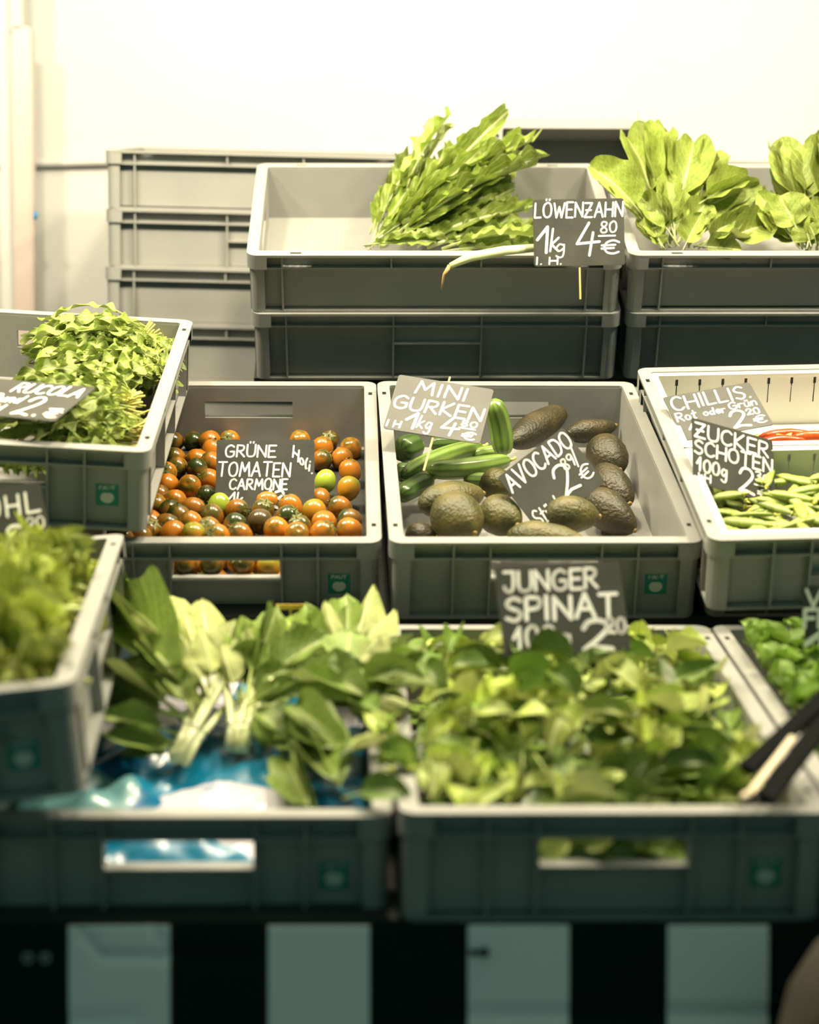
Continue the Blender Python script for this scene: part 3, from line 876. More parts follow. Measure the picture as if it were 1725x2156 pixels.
# hem sewn across the canvas behind the stack, and a fold above it
bm = bmesh.new()
tube(bm, [(-2.6 + i * .1, 4.085, 1.72 + .003 * sin(i)) for i in range(40)], .009, 8)
struct('trim_1', bm, CANVAS)

# tent pole with its sliding upper sleeve
t = thing('tent_pole', Matrix.Translation((-.82, 3.93, 0)), 'cream square tent pole at the far left against the white canvas wall', 'tent pole')
bm = bmesh.new(); box(bm, -.022, .022, -.02, .02, 0, 1.98); bmesh.ops.bevel(bm, geom=bm.edges[:], offset=.004, segments=2, affect='EDGES'); link('lower_tube', mesh_of('lower_tube', bm, POLE, False), t)
bm = bmesh.new(); box(bm, -.024, .003, -.016, .016, 1.96, 2.85); bmesh.ops.bevel(bm, geom=bm.edges[:], offset=.003, segments=2, affect='EDGES'); link('upper_tube', mesh_of('upper_tube', bm, POLE), t)
bm = bmesh.new(); box(bm, -.05, -.0235, .0, .03, 0, 2.85); o = link('canvas_edge_strip', mesh_of('canvas_edge_strip', bm, CANVAS), t)
bm = bmesh.new(); lathe(bm, [(0, -.009), (.0045, -.007), (.006, 0), (.0045, .007), (0, .009)], 12)
o = link('locking_button', mesh_of('locking_button', bm, mat('blue plastic', (.02, .2, .45), .4)), t, Matrix.Translation((.0255, -.012, 1.585))); o['label'] = 'small blue locking button on the pole edge'

# market table with its striped front cloth
t = thing('market_table', Matrix.Translation((0, 1.7, 0)), 'long market table carrying the front row of crates behind the striped cloth', 'table')
WOODB = mat('gap shade boards', (.02, .024, .02), .7, (.015, .018, .015), 10)  # near black, so the shade in the gaps is put into the board colour
bm = bmesh.new(); box(bm, -1.3, 1.3, -.02, 2.1, .50, .53); link('table_top', mesh_of('table_top', bm, WOODB), t)
for x in (-1.25, 1.21):
    for y in (.02, 2.0):
        bm = bmesh.new(); box(bm, x, x + .05, y, y + .05, 0, .50); link('leg', mesh_of('leg', bm, WOODB), t)

# stepped slanting rack under the crates
def slab(bm, key, W, D, off, thick=.018, xo=0, zo=None):
    """board under a row of crates: follows the row's slope"""
    M = pose(CR[key])
    for v in [(x, y, z) for z in (0, 1) for y in (0, 1) for x in (0, 1)]: pass
    vs = [bm.verts.new(M @ Vector((xo + W * x, .012 + (D - .024) * y, off - thick * (1 - z)))) for z in (0, 1) for y in (0, 1) for x in (0, 1)]
    for f in ((0, 2, 3, 1), (4, 5, 7, 6), (0, 1, 5, 4), (2, 6, 7, 3), (0, 4, 6, 2), (1, 3, 7, 5)): bm.faces.new([vs[i] for i in f])
t = thing('display_rack', Matrix.Identity(4), 'stepped slanting rack of boards hidden under the rows of crates', 'display rack')
for key, W_, D_, off, xo in (('S', 2.2, .6, -.1105, -1.2), ('A', 2.2, .6, -.1105, -1.2), ('T1b', 1.25, .4, -.1225, .0), ('G5', .62, .4, -.110, -.01)):
    bm = bmesh.new(); slab(bm, key, W_, D_, off, xo=xo); link('shelf_board', mesh_of('shelf_board', fix(bm), WOODB), t)
for x in (-1.0, .85):
    for y, z in ((1.78, .64), (2.2, .72), (2.42, .87), (2.8, .99), (3.08, 1.19), (3.3, 1.32)):
        bm = bmesh.new(); box(bm, x, x + .04, y, y + .04, .53, z); link('rack_post', mesh_of('rack_post', bm, WOODB), t)

# striped cloth: stripes by object x
m = mat('striped cloth', (.5, .5, .5), .85)
nt = m.node_tree; b = nt.nodes['Principled BSDF']
tc = nt.nodes.new('ShaderNodeTexCoord'); sx = nt.nodes.new('ShaderNodeSeparateXYZ'); nt.links.new(tc.outputs['Object'], sx.inputs[0])
def mth(op, a, bb):
    n = nt.nodes.new('ShaderNodeMath'); n.operation = op
    for i, v in enumerate((a, bb)):
        if isinstance(v, (int, float)): n.inputs[i].default_value = v
        else: nt.links.new(v, n.inputs[i])
    return n.outputs[0]
PER = .1845
f = mth('LESS_THAN', mth('FRACT', mth('DIVIDE', mth('ADD', sx.outputs[0], .315 + 10 * PER), PER), 0), .507)
mx = nt.nodes.new('ShaderNodeMix'); mx.data_type = 'RGBA'
mx.inputs[6].default_value = (.004, .012, .008, 1); mx.inputs[7].default_value = (.84, .84, .82, 1)
nt.links.new(f, mx.inputs[0]); nt.links.new(mx.outputs[2], b.inputs['Base Color'])
b.inputs['Specular IOR Level'].default_value = .15
bm = bmesh.new()
nx, nz = 200, 60
def crease(x, z):
    d = 0
    for (x0, z0, x1, z1, a, w) in ((-.302, -.005, -.284, -.028, .006, .0022), (-.284, -.028, -.15, -.03, .006, .0024), (.03, -.083, .35, -.082, .004, .003), (-.32, -.088, -.25, -.083, .003, .003),
                                   (-.24, -.0, -.225, -.02, .003, .002), (.035, .0, .05, -.03, .004, .003)):
        vx, vz = x1 - x0, z1 - z0
        k = max(0, min(1, ((x - x0) * vx + (z - z0) * vz) / (vx * vx + vz * vz)))
        r2 = (x - x0 - k * vx) ** 2 + (z - z0 - k * vz) ** 2
        d += a * math.exp(-r2 / (2 * w * w))
    return d
g = [[None] * (nx + 1) for _ in range(nz + 1)]
for j in range(nz + 1):
    for i in range(nx + 1):
        x = -.45 + 1.05 * i / nx; z = -.45 * (j / nz) ** 1.3
        g[j][i] = bm.verts.new((x, crease(x, z) - .004 * noise3(x * 4, z * 3, 1) - .02 * (-z), z))
for j in range(nz):
    for i in range(nx): bm.faces.new((g[j][i], g[j + 1][i], g[j + 1][i + 1], g[j][i + 1])).smooth = True
o = link('tablecloth', mesh_of('tablecloth', fix(bm), m)); o.location = (0, 1.672, .690)
md = o.modifiers.new('thickness', 'SOLIDIFY'); md.thickness = .0015; md.offset = -1
tag(o, 'dark green and white striped cloth hanging down the front of the stall', 'cloth')

# unidentified brown thing at the right end, shaped as a hanging bag
bm = bmesh.new()
prof = [(0, -.3), (.05, -.3), (.085, -.26), (.095, -.16), (.09, .0), (.074, .06), (.045, .1), (.03, .118), (.032, .13), (.02, .135), (0, .135)]
lathe(bm, prof, 24)
for v in bm.verts: v.co += Vector((noise3(v.co.x * 18, v.co.y * 18, v.co.z * 14), noise3(v.co.x * 18, v.co.y * 18, v.co.z * 14 + 9), 0)) * .016
o = link('brown_object', mesh_of('brown_object', bm, mat('brown fabric', (.026, .021, .008), .95, (.015, .014, .005), 25, .5, 300))); o.location = (.405, 1.56, .60)
tag(o, 'unidentified brown thing in front of the cloth at the lower right corner, shaped as a bag', 'unknown object')

# black clip on the cloth, and rings put in for two faint reflections
bm = bmesh.new(); box(bm, -.009, .009, -.002, .002, -.0022, .0022); box(bm, .003, .008, -.0025, .0025, -.004, .004)
o = link('cloth_clip', mesh_of('cloth_clip', bm, mat('black clip', (.01, .012, .01), .5))); o.location = (.064, 1.667, .666)
tag(o, 'small black clip at the left edge of a pale stripe, under the spinach crate', 'clip')
for x, lab in ((-.352, 'left one of the two rings standing for light spots on the dark stripe at left'), (-.336, 'right one of the two rings standing for light spots on the dark stripe at left')):
    bm = bmesh.new(); tube(bm, [(.004 * cos(k * pi / 8), 0, .004 * sin(k * pi / 8)) for k in range(17)], .0014, 6, False)
    o = link('light_spot_ring', mesh_of('light_spot_ring', bm, mat('eyelet metal', (.3, .36, .33), .4, metal=.5))); o.location = (x, 1.666, .661)
    tag(o, lab, 'light_spot_ring', 'rings for light spots on the cloth')

# ------------------------------------------------------------------ crates
g1 = 'grey stacking crates'
crate('stacking_crate', pose(CR['A']), 'grey crate holding the avocados and mini cucumbers', 'short', g1)
crate('stacking_crate', pose(CR['M']), 'grey crate holding the orange and green tomatoes', 'short', g1)
crate('stacking_crate', pose(CR['S']), 'grey crate holding loose young spinach in the front row', 'short', g1)
crate('stacking_crate', pose(CR['B']), 'grey front crate holding bunched leafy greens on a blue plastic bag', 'short', g1)
crate('stacking_crate', pose(CR['R']), 'grey crate holding the rocket bunches, raised at the left edge', 'short', g1)
crate('stacking_crate', pose(CR['K']), 'grey crate full of curly kale resting on the front row at left', 'short', g1, H=.105)
crate('stacking_crate', pose(CR['U']), 'grey crate with the red chillies and green pods, set on another crate', 'short', g1, sticker=False, H=.1, side='plain')
crate('stacking_crate', pose(CR['Ub']), 'grey crate under the one with the chillies and pods', 'short', g1, sticker=False, H=.108)
crate('stacking_crate', pose(CR['V']), 'grey crate with small green rosettes at the right end of the front row', 'short', g1)
crate('stacking_crate', pose(CR['T1']), 'grey wide crate with the dandelion leaves, upper one of its stack', 'plain', g1, sticker=False, H=.102)
crate('stacking_crate', pose(CR['T1b']), 'grey wide crate directly under the dandelion crate', 'long', g1, sticker=False, H=.122)
crate('stacking_crate', pose(CR['T2']), 'grey wide crate with the big round leaf bunches at upper right', 'plain', g1, sticker=False, H=.102)
crate('stacking_crate', pose(CR['T2b']), 'grey wide crate directly under the one with round leaf bunches', 'plain', g1, sticker=False, H=.122)
for k, kind, lab in (('G', 'plain', 'pale grey empty crate on top of the stack by the white wall'), ('G2', 'long', 'pale grey crate second from top in the stack by the white wall'),
               ('G3', 'plain', 'pale grey crate third from top in the stack by the white wall'), ('G4', 'plain', 'pale grey crate fourth from top in the stack by the white wall'),
               ('G5', 'plain', 'pale grey crate lowest in the stack by the white wall')):
    crate('stacking_crate', pose(CR[k]), lab, kind, 'stack of empty crates by the wall', sticker=False, H=.1085)
# small crate standing on its end behind, opening towards the aisle
Mc = Matrix.Translation((.157, 3.50, 1.722)) @ Matrix.Rotation(R(2), 4, 'Z') @ Matrix.Rotation(R(87), 4, 'X') @ Matrix.Translation((0, -.4, 0))
crate('half_crate', Mc, 'small grey crate standing on its end behind the dandelion leaves, open side forward', 'half', None, sticker=False, H=.12)

# two perforated trays inside the chilli crate
MU = pose(CR['U'])
def tray(y0, y1, lab):
    t = thing('plastic_tray', MU @ Matrix.Translation((.022, y0, -.088)), lab, 'tray', 'trays inside the chilli crate')
    W_, D_, H_ = .356, y1 - y0, .084
    bm = bmesh.new()
    slots = []
    for k in range(9):
        x = .036 + k * .035
        slots += [(x - .0022, x + .0022, H_ - .016, H_ - .006), (x - .0009, x + .0009, H_ - .046, H_ - .016)]
    wall_panel(bm, lambda s, d, z: (s, d, z), W_, 0, H_, .002, slots)
    wall_panel(bm, lambda s, d, z: (s, D_ - d, z), W_, 0, H_, .002, slots)
    wall_panel(bm, lambda s, d, z: (d, s, z), D_, 0, H_, .002, [])
    wall_panel(bm, lambda s, d, z: (W_ - d, s, z), D_, 0, H_, .002, [])
    box(bm, 0, W_, 0, D_, 0, .002)
    link('shell', mesh_of('shell', fix(bm), PALE), t)
    bm = bmesh.new(); plate(bm, [rrect(-.003, W_ + .003, -.008, D_ + .008, .006), rrect(.006, W_ - .006, .006, D_ - .006, .003)], H_ - .001, H_ + .002)
    link('rim', mesh_of('rim', fix(bm), PALE), t)
    return t
tray(.026, .284, 'pale slotted tray with green pods in the front half of the chilli crate')
tray(.304, .575, 'pale slotted tray with red chillies in the rear half of their crate')

# ------------------------------------------------------------------ price signs
def sign(key, label, lines, stick=None, pen=.0011):
    p = SG[key]; w, h = p[6], p[7]
    t = thing('price_sign', pose(p), label, 'price sign', 'chalk price signs')
    bm = bmesh.new(); plate(bm, [rrect(-w / 2, w / 2, -h / 2, h / 2, .004, 3)], -.0007, .0007)
    for v in bm.verts: v.co = Vector((v.co.x, -v.co.z, v.co.y))
    link('board', mesh_of('board', fix(bm), BOARD), t)
    bm = bmesh.new(); rng = random.Random(key)
    for ln in lines:
        tx, u0, v0, u1, v1 = ln[:5]
        kw = ln[5] if len(ln) > 5 else {}
        write(bm, tx, -w / 2 + u0 * w, h / 2 - v1 * h, (u1 - u0) * w, (v1 - v0) * h, kw.get('pen', pen), -.0011, kw.get('sl', .08), kw.get('rise', 0) * h, rng)
    link('lettering', mesh_of('lettering', bm, CHALK), t)
    if stick:
        x, z0, z1 = stick
        bm = bmesh.new(); box(bm, x * w - .0013, x * w + .0013, .0009, .0029, z0 * h, z1 * h); o = link('stick', mesh_of('stick', bm, WOOD), t)
        o['label'] = 'thin pale wooden stick'
    return t
B = dict(pen=.0019)
sign('lowen', 'dark price sign lettered LÖWENZAHN standing at the dandelion crate corner',
     [('LÖWENZAHN', .02, .05, .98, .27, dict(pen=.0012)), ('1', .03, .42, .17, .80, B), ('k', .18, .44, .27, .78, dict(pen=.0014)), ('g', .24, .60, .33, .80), ('I. H.', .02, .87, .30, .97),
      ('4', .46, .36, .70, .84, dict(pen=.0017)), ('80', .74, .34, .91, .51), ('_', .72, .54, .90, .56), ('{EUR}', .74, .63, .93, .83, dict(pen=.0013))], (.0, -1.0, .4))
sign('tomaten', 'dark price sign lettered GRÜNE TOMATEN CARMONE standing among the tomatoes',
     [('GRÜNE', .09, .08, .60, .25), ('Holi.', .78, .09, .98, .25, dict(rise=-.25)), ('TOMATEN', .02, .33, .75, .53), ('CARMONE', .14, .57, .72, .72), ('1', .12, .76, .2, .98), ('k', .21, .76, .27, .95), ('13.-', .5, .74, .85, .99, dict(pen=.0016))], (.0, -.9, .2))
sign('gurken', 'price sign lettered MINI GURKEN leaning over the left crate corner above the cucumbers',
     [('MINI', .22, .07, .74, .29, dict(pen=.0015)), ('GURKEN', .03, .38, .95, .61, dict(pen=.0015)), ('I H', .02, .84, .16, .95), ('1', .20, .66, .32, .93, B), ('kg', .33, .68, .47, .9), ('4', .57, .64, .74, .95, dict(pen=.0016)), ('80', .77, .64, .92, .74), ('_', .76, .77, .92, .775), ('{EUR}', .80, .83, .93, .96)], (.02, -1.1, .62))
sign('avocado', 'price sign lettered AVOCADO lying tilted on the avocados',
     [('AVOCADO', .03, .04, .97, .30, dict(pen=.0013)), ('Stück', .04, .68, .42, .93), ('2', .50, .42, .72, .84, dict(pen=.0017)), ('89', .70, .36, .86, .53), ('/', .86, .3, .92, .56), ('{EUR}', .80, .62, .96, .82)], None, .0011)
sign('chillis', 'price sign lettered CHILLIS lying behind the ZUCKERSCHOTEN sign',
     [('CHILLIS.', .05, .05, .93, .34, dict(pen=.0014)), ('Rot', .03, .40, .25, .58), ('oder', .34, .42, .58, .56), ('Grün', .64, .37, .95, .52), ('1', .1, .66, .18, .92, dict(pen=.0014)), ('2', .58, .58, .76, .94, dict(pen=.0018)), ('20', .79, .58, .93, .71), ('{EUR}', .82, .76, .95, .92)])
sign('zucker', 'price sign lettered ZUCKER SCHOTEN leaning in front of the CHILLIS sign',
     [('ZUCKER', .03, .06, .93, .29, dict(pen=.0014)), ('SCHOTEN', .02, .33, .97, .54, dict(pen=.0014)), ('100g', .04, .60, .40, .80, dict(pen=.0014)), ('I H', .05, .84, .2, .95), ('2', .54, .58, .72, .96, dict(pen=.0018)), ('30', .76, .58, .92, .72), ('_', .75, .77, .92, .78), ('{EUR}', .78, .82, .95, .97)])
sign('rucola', 'price sign lettered RUCOLA lying flat on the rocket bunches',
     [('RUCOLA', .38, .06, .95, .32, dict(pen=.0014)), ('Bund', .30, .40, .55, .62), ('I H', .34, .70, .48, .85), ('2.-', .60, .40, .95, .92, dict(pen=.0018)), ('{EUR}', .85, .74, .97, .92)])
sign('kohl', 'dark price sign ending in HL, half sunk in the kale at the left edge',
     [('GRÜNKO', .02, .10, .6, .34, dict(pen=.0017)), ('H', .66, .11, .77, .36, dict(pen=.0014)), ('L', .84, .10, .95, .35, dict(pen=.0014)), ('1kg', .1, .5, .4, .75), ('2', .58, .46, .77, .95, dict(pen=.0018)), ('20', .81, .42, .96, .56, dict(pen=.0011)), ('_', .81, .62, .96, .635, dict(pen=.001)), ('{EUR}', .80, .76, .93, .92, dict(pen=.0012))], (.0, -1., 0))
sign('spinat', 'dark price sign lettered JUNGER SPINAT standing behind the loose spinach',
     [('JUNGER', .06, .07, .80, .29, dict(pen=.0016)), ('SPINAT', .05, .36, .93, .61, dict(pen=.0021)), ('100g', .08, .68, .52, .92, dict(pen=.0018)), ('2', .62, .66, .84, .97, dict(pen=.0025)), ('20', .82, .64, .97, .80, dict(pen=.0016))], (.0, -.8, .2))
sign('vogerl', 'dark price sign cut by the right picture edge behind the green rosettes',
     [('VI', .02, .03, .2, .22, dict(pen=.0017)), ('FE', .0, .26, .2, .46, dict(pen=.0022)), ('1', .0, .5, .16, .75, dict(pen=.003)), ('I', .08, .78, .16, .95, dict(pen=.0022))], (.0, -.8, .2))

# ------------------------------------------------------------------ tomatoes
def tomato_mat(name, col, shoulder, amt):
    m = mat(name, col, .16, None, rnd=.16, spec=.6)
    nt = m.node_tree; b = nt.nodes['Principled BSDF']; src = b.inputs['Base Color'].links[0].from_socket
    tc = nt.nodes.new('ShaderNodeTexCoord'); sx = nt.nodes.new('ShaderNodeSeparateXYZ'); nt.links.new(tc.outputs['Object'], sx.inputs[0])
    n = nt.nodes.new('ShaderNodeTexNoise'); n.inputs['Scale'].default_value = 1.6; n.inputs['Detail'].default_value = 3; nt.links.new(tc.outputs['Object'], n.inputs['Vector'])
    ad = nt.nodes.new('ShaderNodeMath'); ad.operation = 'MULTIPLY_ADD'; nt.links.new(n.outputs[0], ad.inputs[0]); ad.inputs[1].default_value = 2.2; nt.links.new(sx.outputs[2], ad.inputs[2])
    mr = nt.nodes.new('ShaderNodeMapRange'); mr.inputs[1].default_value = 1.75 - amt; mr.inputs[2].default_value = 2.35 - amt; nt.links.new(ad.outputs[0], mr.inputs[0])
    mx = nt.nodes.new('ShaderNodeMix'); mx.data_type = 'RGBA'; nt.links.new(mr.outputs[0], mx.inputs[0]); nt.links.new(src, mx.inputs[6]); mx.inputs[7].default_value = (*shoulder, 1)
    nt.links.new(mx.outputs[2], b.inputs['Base Color'])
    return m
TM = {'o': tomato_mat('orange tomato skin', (.42, .145, .01), (.13, .09, .01), .3), 'b': tomato_mat('brown orange tomato skin', (.27, .105, .01), (.07, .06, .01), .5),
      'd': tomato_mat('dark green tomato skin', (.16, .08, .012), (.028, .04, .008), .85), 'k': tomato_mat('blackish tomato skin', (.06, .04, .012), (.02, .022, .008), .8),
      'g': tomato_mat('light green tomato skin', (.26, .34, .03), (.30, .40, .05), .4), 'y': tomato_mat('yellow orange tomato skin', (.42, .19, .012), (.20, .20, .015), .4)}
TME = {}
for k in TM:
    bm = bmesh.new(); lathe(bm, [(0, -1.0), (.3, -.96), (.6, -.8), (.85, -.5), (.98, -.1), (.99, .2), (.88, .55), (.65, .8), (.38, .93), (.16, .92), (0, .86)], 20)
    for v in bm.verts: v.co.z *= 1.08
    TME[k] = mesh_of('tomato', bm, TM[k])
bm = bmesh.new()
for k in range(5):
    a = 2 * pi * k / 5
    c_, s_ = cos(a), sin(a)
    pts = [(.04, .97), (.25, 1.04), (.5, 1.0), (.72, .98)]
    wd = [.1, .13, .09, .01]
    vs = [[bm.verts.new((r * c_ - q * w_ * s_, r * s_ + q * w_ * c_, z)) for q in (-1, 1)] for (r, z), w_ in zip(pts, wd)]
    for i in range(3): bm.faces.new((vs[i][0], vs[i][1], vs[i + 1][1], vs[i + 1][0]))
tube(bm, [(0, 0, .93), (.02, 0, 1.1), (.08, .03, 1.3)], [.06, .05, .055], 6)
CAL = mesh_of('calyx', bm, mat('tomato calyx', (.12, .13, .03), .6))
MM = pose(CR['M'])
rng = random.Random(5)
KIND = {'o': 'orange', 'b': 'brownish orange', 'd': 'dark green shouldered', 'k': 'blackish', 'g': 'light green', 'y': 'yellowish'}
n_ = 0
for i, (x, y, z, r, k) in enumerate(TOM):
    rot = Euler((rng.uniform(-.9, 2.4), rng.uniform(-1, 1), rng.uniform(0, 6.3))).to_matrix().to_4x4()
    if k == 'g': rot = Euler((2.6, .3, 0)).to_matrix().to_4x4()
    M = MM @ Matrix.Translation((x, y, z)) @ rot @ Matrix.Diagonal((r, r, r * rng.uniform(.97, 1.06), 1))
    o = link('tomato', TME[k], None, M)
    if k == 'k': lab = 'largest blackish tomato on top of the heap at the front middle'
    elif i < len(TOMLAB): lab = KIND[k].replace(' shouldered', '') + ' tomato, ' + TOMLAB[i]
    else: lab = 'half buried %s tomato in the lower layer of the heap' % KIND[k]
    tag(o, lab, 'tomato', 'tomatoes in the crate')
    if i % 3 == 0 or k in 'bd' and i % 2 == 0: link('calyx', CAL, o)

# ------------------------------------------------------------------ avocados and cucumbers
AVM = [mat('avocado skin dark', (.058, .044, .018), .42, (.025, .024, .011), 25, 1.0, 220, .1, .4), mat('avocado skin olive', (.12, .10, .028), .42, (.055, .055, .017), 30, 1.0, 220, .1, .4)]
SCAR = mat('avocado stem scar', (.25, .19, .06), .7)
MA = pose(CR['A'])
for i, (a, b, r, lab) in enumerate(AVO):
    a, b = Vector(a), Vector(b); r *= 1.14
    L = (b - a).length + r * 1.3
    L = max(L, r * 2.35)
    bm = bmesh.new()
    prof = []
    for q in range(17):
        s = q / 16
        x = (1 - cos(pi * s)) / 2
        rr = (max(0, 1 - (2 * x - 1) ** 2)) ** .5 * (1.0 - .27 * x ** 1.6) * 1.06
        prof.append((r * rr if 0 < q < 16 else 0, (x - .45) * L))
    lathe(bm, prof, 24)
    sd = i * 7.1
    for v in bm.verts:
        n = v.co.normalized()
        v.co += n * (noise3(v.co.x * 40 + sd, v.co.y * 40, v.co.z * 40) * .0016 + noise3(v.co.x * 130, v.co.y * 130 + sd, v.co.z * 130) * .0008)
    me = mesh_of('avocado', bm, AVM[1 if any(w in lab for w in ('olive', 'green', 'plump', 'lying lowest', 'curved')) else 0])
    d = (b - a).normalized()
    if (b - a).length < .03: d = (d + Vector((.1, -.5, .15))).normalized()
    if 'stem scar' in lab: d = Vector((.45, -.85, -.1)).normalized()
    q = d.to_track_quat('Z', 'Y').to_matrix().to_4x4()
    o = link('avocado', me, None, MA @ Matrix.Translation((a + b) / 2) @ q)
    tag(o, lab, 'avocado', 'avocados in the crate')
    bm = bmesh.new(); lathe(bm, [(0, -.002), (.0035, -.0015), (.004, .001), (.0025, .003), (0, .003)], 10)
    link('stem_scar', mesh_of('stem_scar', bm, SCAR), o, Matrix.Translation((0, 0, .55 * L - .0005)))
CUCM = []
for nm, c1_, c2_ in (('cucumber skin', (.17, .25, .05), (.09, .16, .03)), ('dark cucumber skin', (.055, .10, .02), (.028, .06, .012))):
    m = mat(nm, c1_, .3, None)
    nt = m.node_tree; b_ = nt.nodes['Principled BSDF']
    uvn = nt.nodes.new('ShaderNodeUVMap'); sx = nt.nodes.new('ShaderNodeSeparateXYZ'); nt.links.new(uvn.outputs[0], sx.inputs[0])
    wv = nt.nodes.new('ShaderNodeMath'); wv.operation = 'PINGPONG'; nt.links.new(sx.outputs[0], wv.inputs[0]); wv.inputs[1].default_value = 1 / 18
    nz_ = nt.nodes.new('ShaderNodeTexNoise'); nz_.inputs['Scale'].default_value = 40; tcn = nt.nodes.new('ShaderNodeTexCoord'); nt.links.new(tcn.outputs['Object'], nz_.inputs['Vector'])
    ad = nt.nodes.new('ShaderNodeMath'); ad.operation = 'MULTIPLY_ADD'; nt.links.new(nz_.outputs[0], ad.inputs[0]); ad.inputs[1].default_value = .05; nt.links.new(wv.outputs[0], ad.inputs[2])
    mr = nt.nodes.new('ShaderNodeMapRange'); mr.inputs[1].default_value = .03; mr.inputs[2].default_value = .065; nt.links.new(ad.outputs[0], mr.inputs[0])
    mx = nt.nodes.new('ShaderNodeMix'); mx.data_type = 'RGBA'; nt.links.new(mr.outputs[0], mx.inputs[0]); mx.inputs[6].default_value = (*c2_, 1); mx.inputs[7].default_value = (*c1_, 1)
    nt.links.new(mx.outputs[2], b_.inputs['Base Color']); CUCM.append(m)
for i, (P_, r, lab) in enumerate(CUC):
    P_ = [Vector(p) for p in P_]; r *= 1.1
    ctl = [P_[0] + (P_[0] - P_[1]) * .1, *P_, P_[2] + (P_[2] - P_[1]) * .1]
    pts = []
    for q in range(25):
        t_ = q / 24
        pts.append(P_[0] * (1 - t_) ** 2 + (P_[1] * 2 - (P_[0] + P_[2]) / 2) * 2 * t_ * (1 - t_) + P_[2] * t_ * t_)
    org = pts[12].copy()
    bm = bmesh.new(); uvl = bm.loops.layers.uv.new('UVMap')
    n = 36; rings = []; pa = None
    for q, p in enumerate(pts):
        d = (pts[min(q + 1, 24)] - pts[max(q - 1, 0)]).normalized()
        a_ = (d.orthogonal() if pa is None else pa - d * pa.dot(d)).normalized(); pa = a_; b_ = d.cross(a_)
        s = q / 24; pr = max(.02, (1 - (2 * s - 1) ** 6)) ** .5 * (.92 + .08 * sin(pi * s))
        rings.append([bm.verts.new(p - org + (a_ * cos(2 * pi * k / n) + b_ * sin(2 * pi * k / n)) * r * pr * (1 + .03 * cos(9 * 2 * pi * k / n))) for k in range(n)])
    for q in range(24):
        for k in range(n):
            f = bm.faces.new((rings[q][k], rings[q][(k + 1) % n], rings[q + 1][(k + 1) % n], rings[q + 1][k])); f.smooth = True
            for lp, uu in zip(f.loops, ((k, q), (k + 1, q), (k + 1, q + 1), (k, q + 1))): lp[uvl].uv = (uu[0] / n, uu[1] / 24)
    bm.faces.new(rings[0][::-1]); bm.faces.new(rings[-1])
    o = tag(link('mini_cucumber', mesh_of('mini_cucumber', bm, CUCM[1 if 'dark' in lab else 0]), None, MA @ Matrix.Translation(org)), lab, 'cucumber', 'mini cucumbers in the crate')
    e = pts[-1] - org; d = (pts[-1] - pts[-2]).normalized()
    bm = bmesh.new(); tube(bm, [e, e + d * .006, e + d * .011 + Vector((0, 0, .002))], [.003, .0022, .0026], 6)
    link('stem', mesh_of('stem', bm, YSTEM), o)

# ------------------------------------------------------------------ leaf kinds
L_DAND = leaf_mat('dandelion leaf', (.27, .35, .05), (.17, .25, .03), (.62, .64, .38), .42, .35, .25, None, .05)
L_BIG = leaf_mat('big round leaf', (.29, .35, .07), (.19, .26, .04), (.46, .51, .18), .48, .35, .25, back=(.36, .40, .13))
L_DARK = leaf_mat('deep green leaf', (.13, .21, .035), (.23, .31, .06), (.42, .48, .16), .38, .3, .2, back=(.30, .36, .12))
L_UNDER = leaf_mat('pale leaf underside', (.38, .42, .14), (.30, .35, .10), (.50, .53, .25), .6, .15, .2)
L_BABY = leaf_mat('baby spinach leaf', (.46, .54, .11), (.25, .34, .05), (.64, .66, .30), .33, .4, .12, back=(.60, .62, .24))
L_BABYDARK = leaf_mat('baby spinach upper side and gap shade', (.085, .15, .022), (.13, .21, .03), (.28, .36, .10), .3, .45, .1)
L_RUC = leaf_mat('rocket leaf', (.18, .26, .035), (.29, .36, .06), (.50, .55, .2), .45, .45, .1, back=(.36, .42, .14))
L_KALE = leaf_mat('kale leaf', (.58, .63, .14), (.28, .37, .05), (.66, .68, .3), .5, .3, .15)
L_LAMB = leaf_mat('rosette leaf', (.13, .25, .025), (.20, .32, .035), (.36, .44, .12), .4, .25, .2)

def bunch(name, label, cat, group, rows, meshes, pos, up=(0, -.6, .8), seed=1, roll=.35, part='leaf', dense=1, wf=1.1):
    t = thing(name, Matrix.Translation(pos), label, cat, group)
    rng = random.Random(seed)
    inv = Matrix.Translation(pos).inverted()
    full = list(rows)
    for b, tp, w, k in rows * max(0, dense - 1):
        jit = lambda p, q: tuple(c + rng.uniform(-q, q) for c in p)
        full.append((jit(b, .006), jit(tp, .022), w * rng.uniform(.75, 1), k))
    for b, tp, w, k in full:
        ms = meshes[k] if isinstance(meshes, dict) else meshes
        u = Vector(up) + Vector((rng.uniform(-.25, .25), rng.uniform(-.2, .2), rng.uniform(-.2, .2)))
        link(part, rng.choice(ms), t, inv @ orient(b, tp, u, w * wf, rng.uniform(-roll, roll)))
    return t
dm = [leaf_mesh('dandelion_leaf', sh_tooth, L_DAND, s, 44, 5, .14, [.3, .6, .15, .45][s % 4], .5, .025, 14, .3, .016, WHITESTEM, .95, 0, .3) for s in range(6)]
bunch('dandelion_bunch', 'bunch of long toothed dandelion leaves fanning up from the wide crate', 'dandelion greens', None, DANDELION, dm, (.0, 2.99, 1.43), (0, -1, .45), seed=3, roll=.6, dense=2, wf=.95)
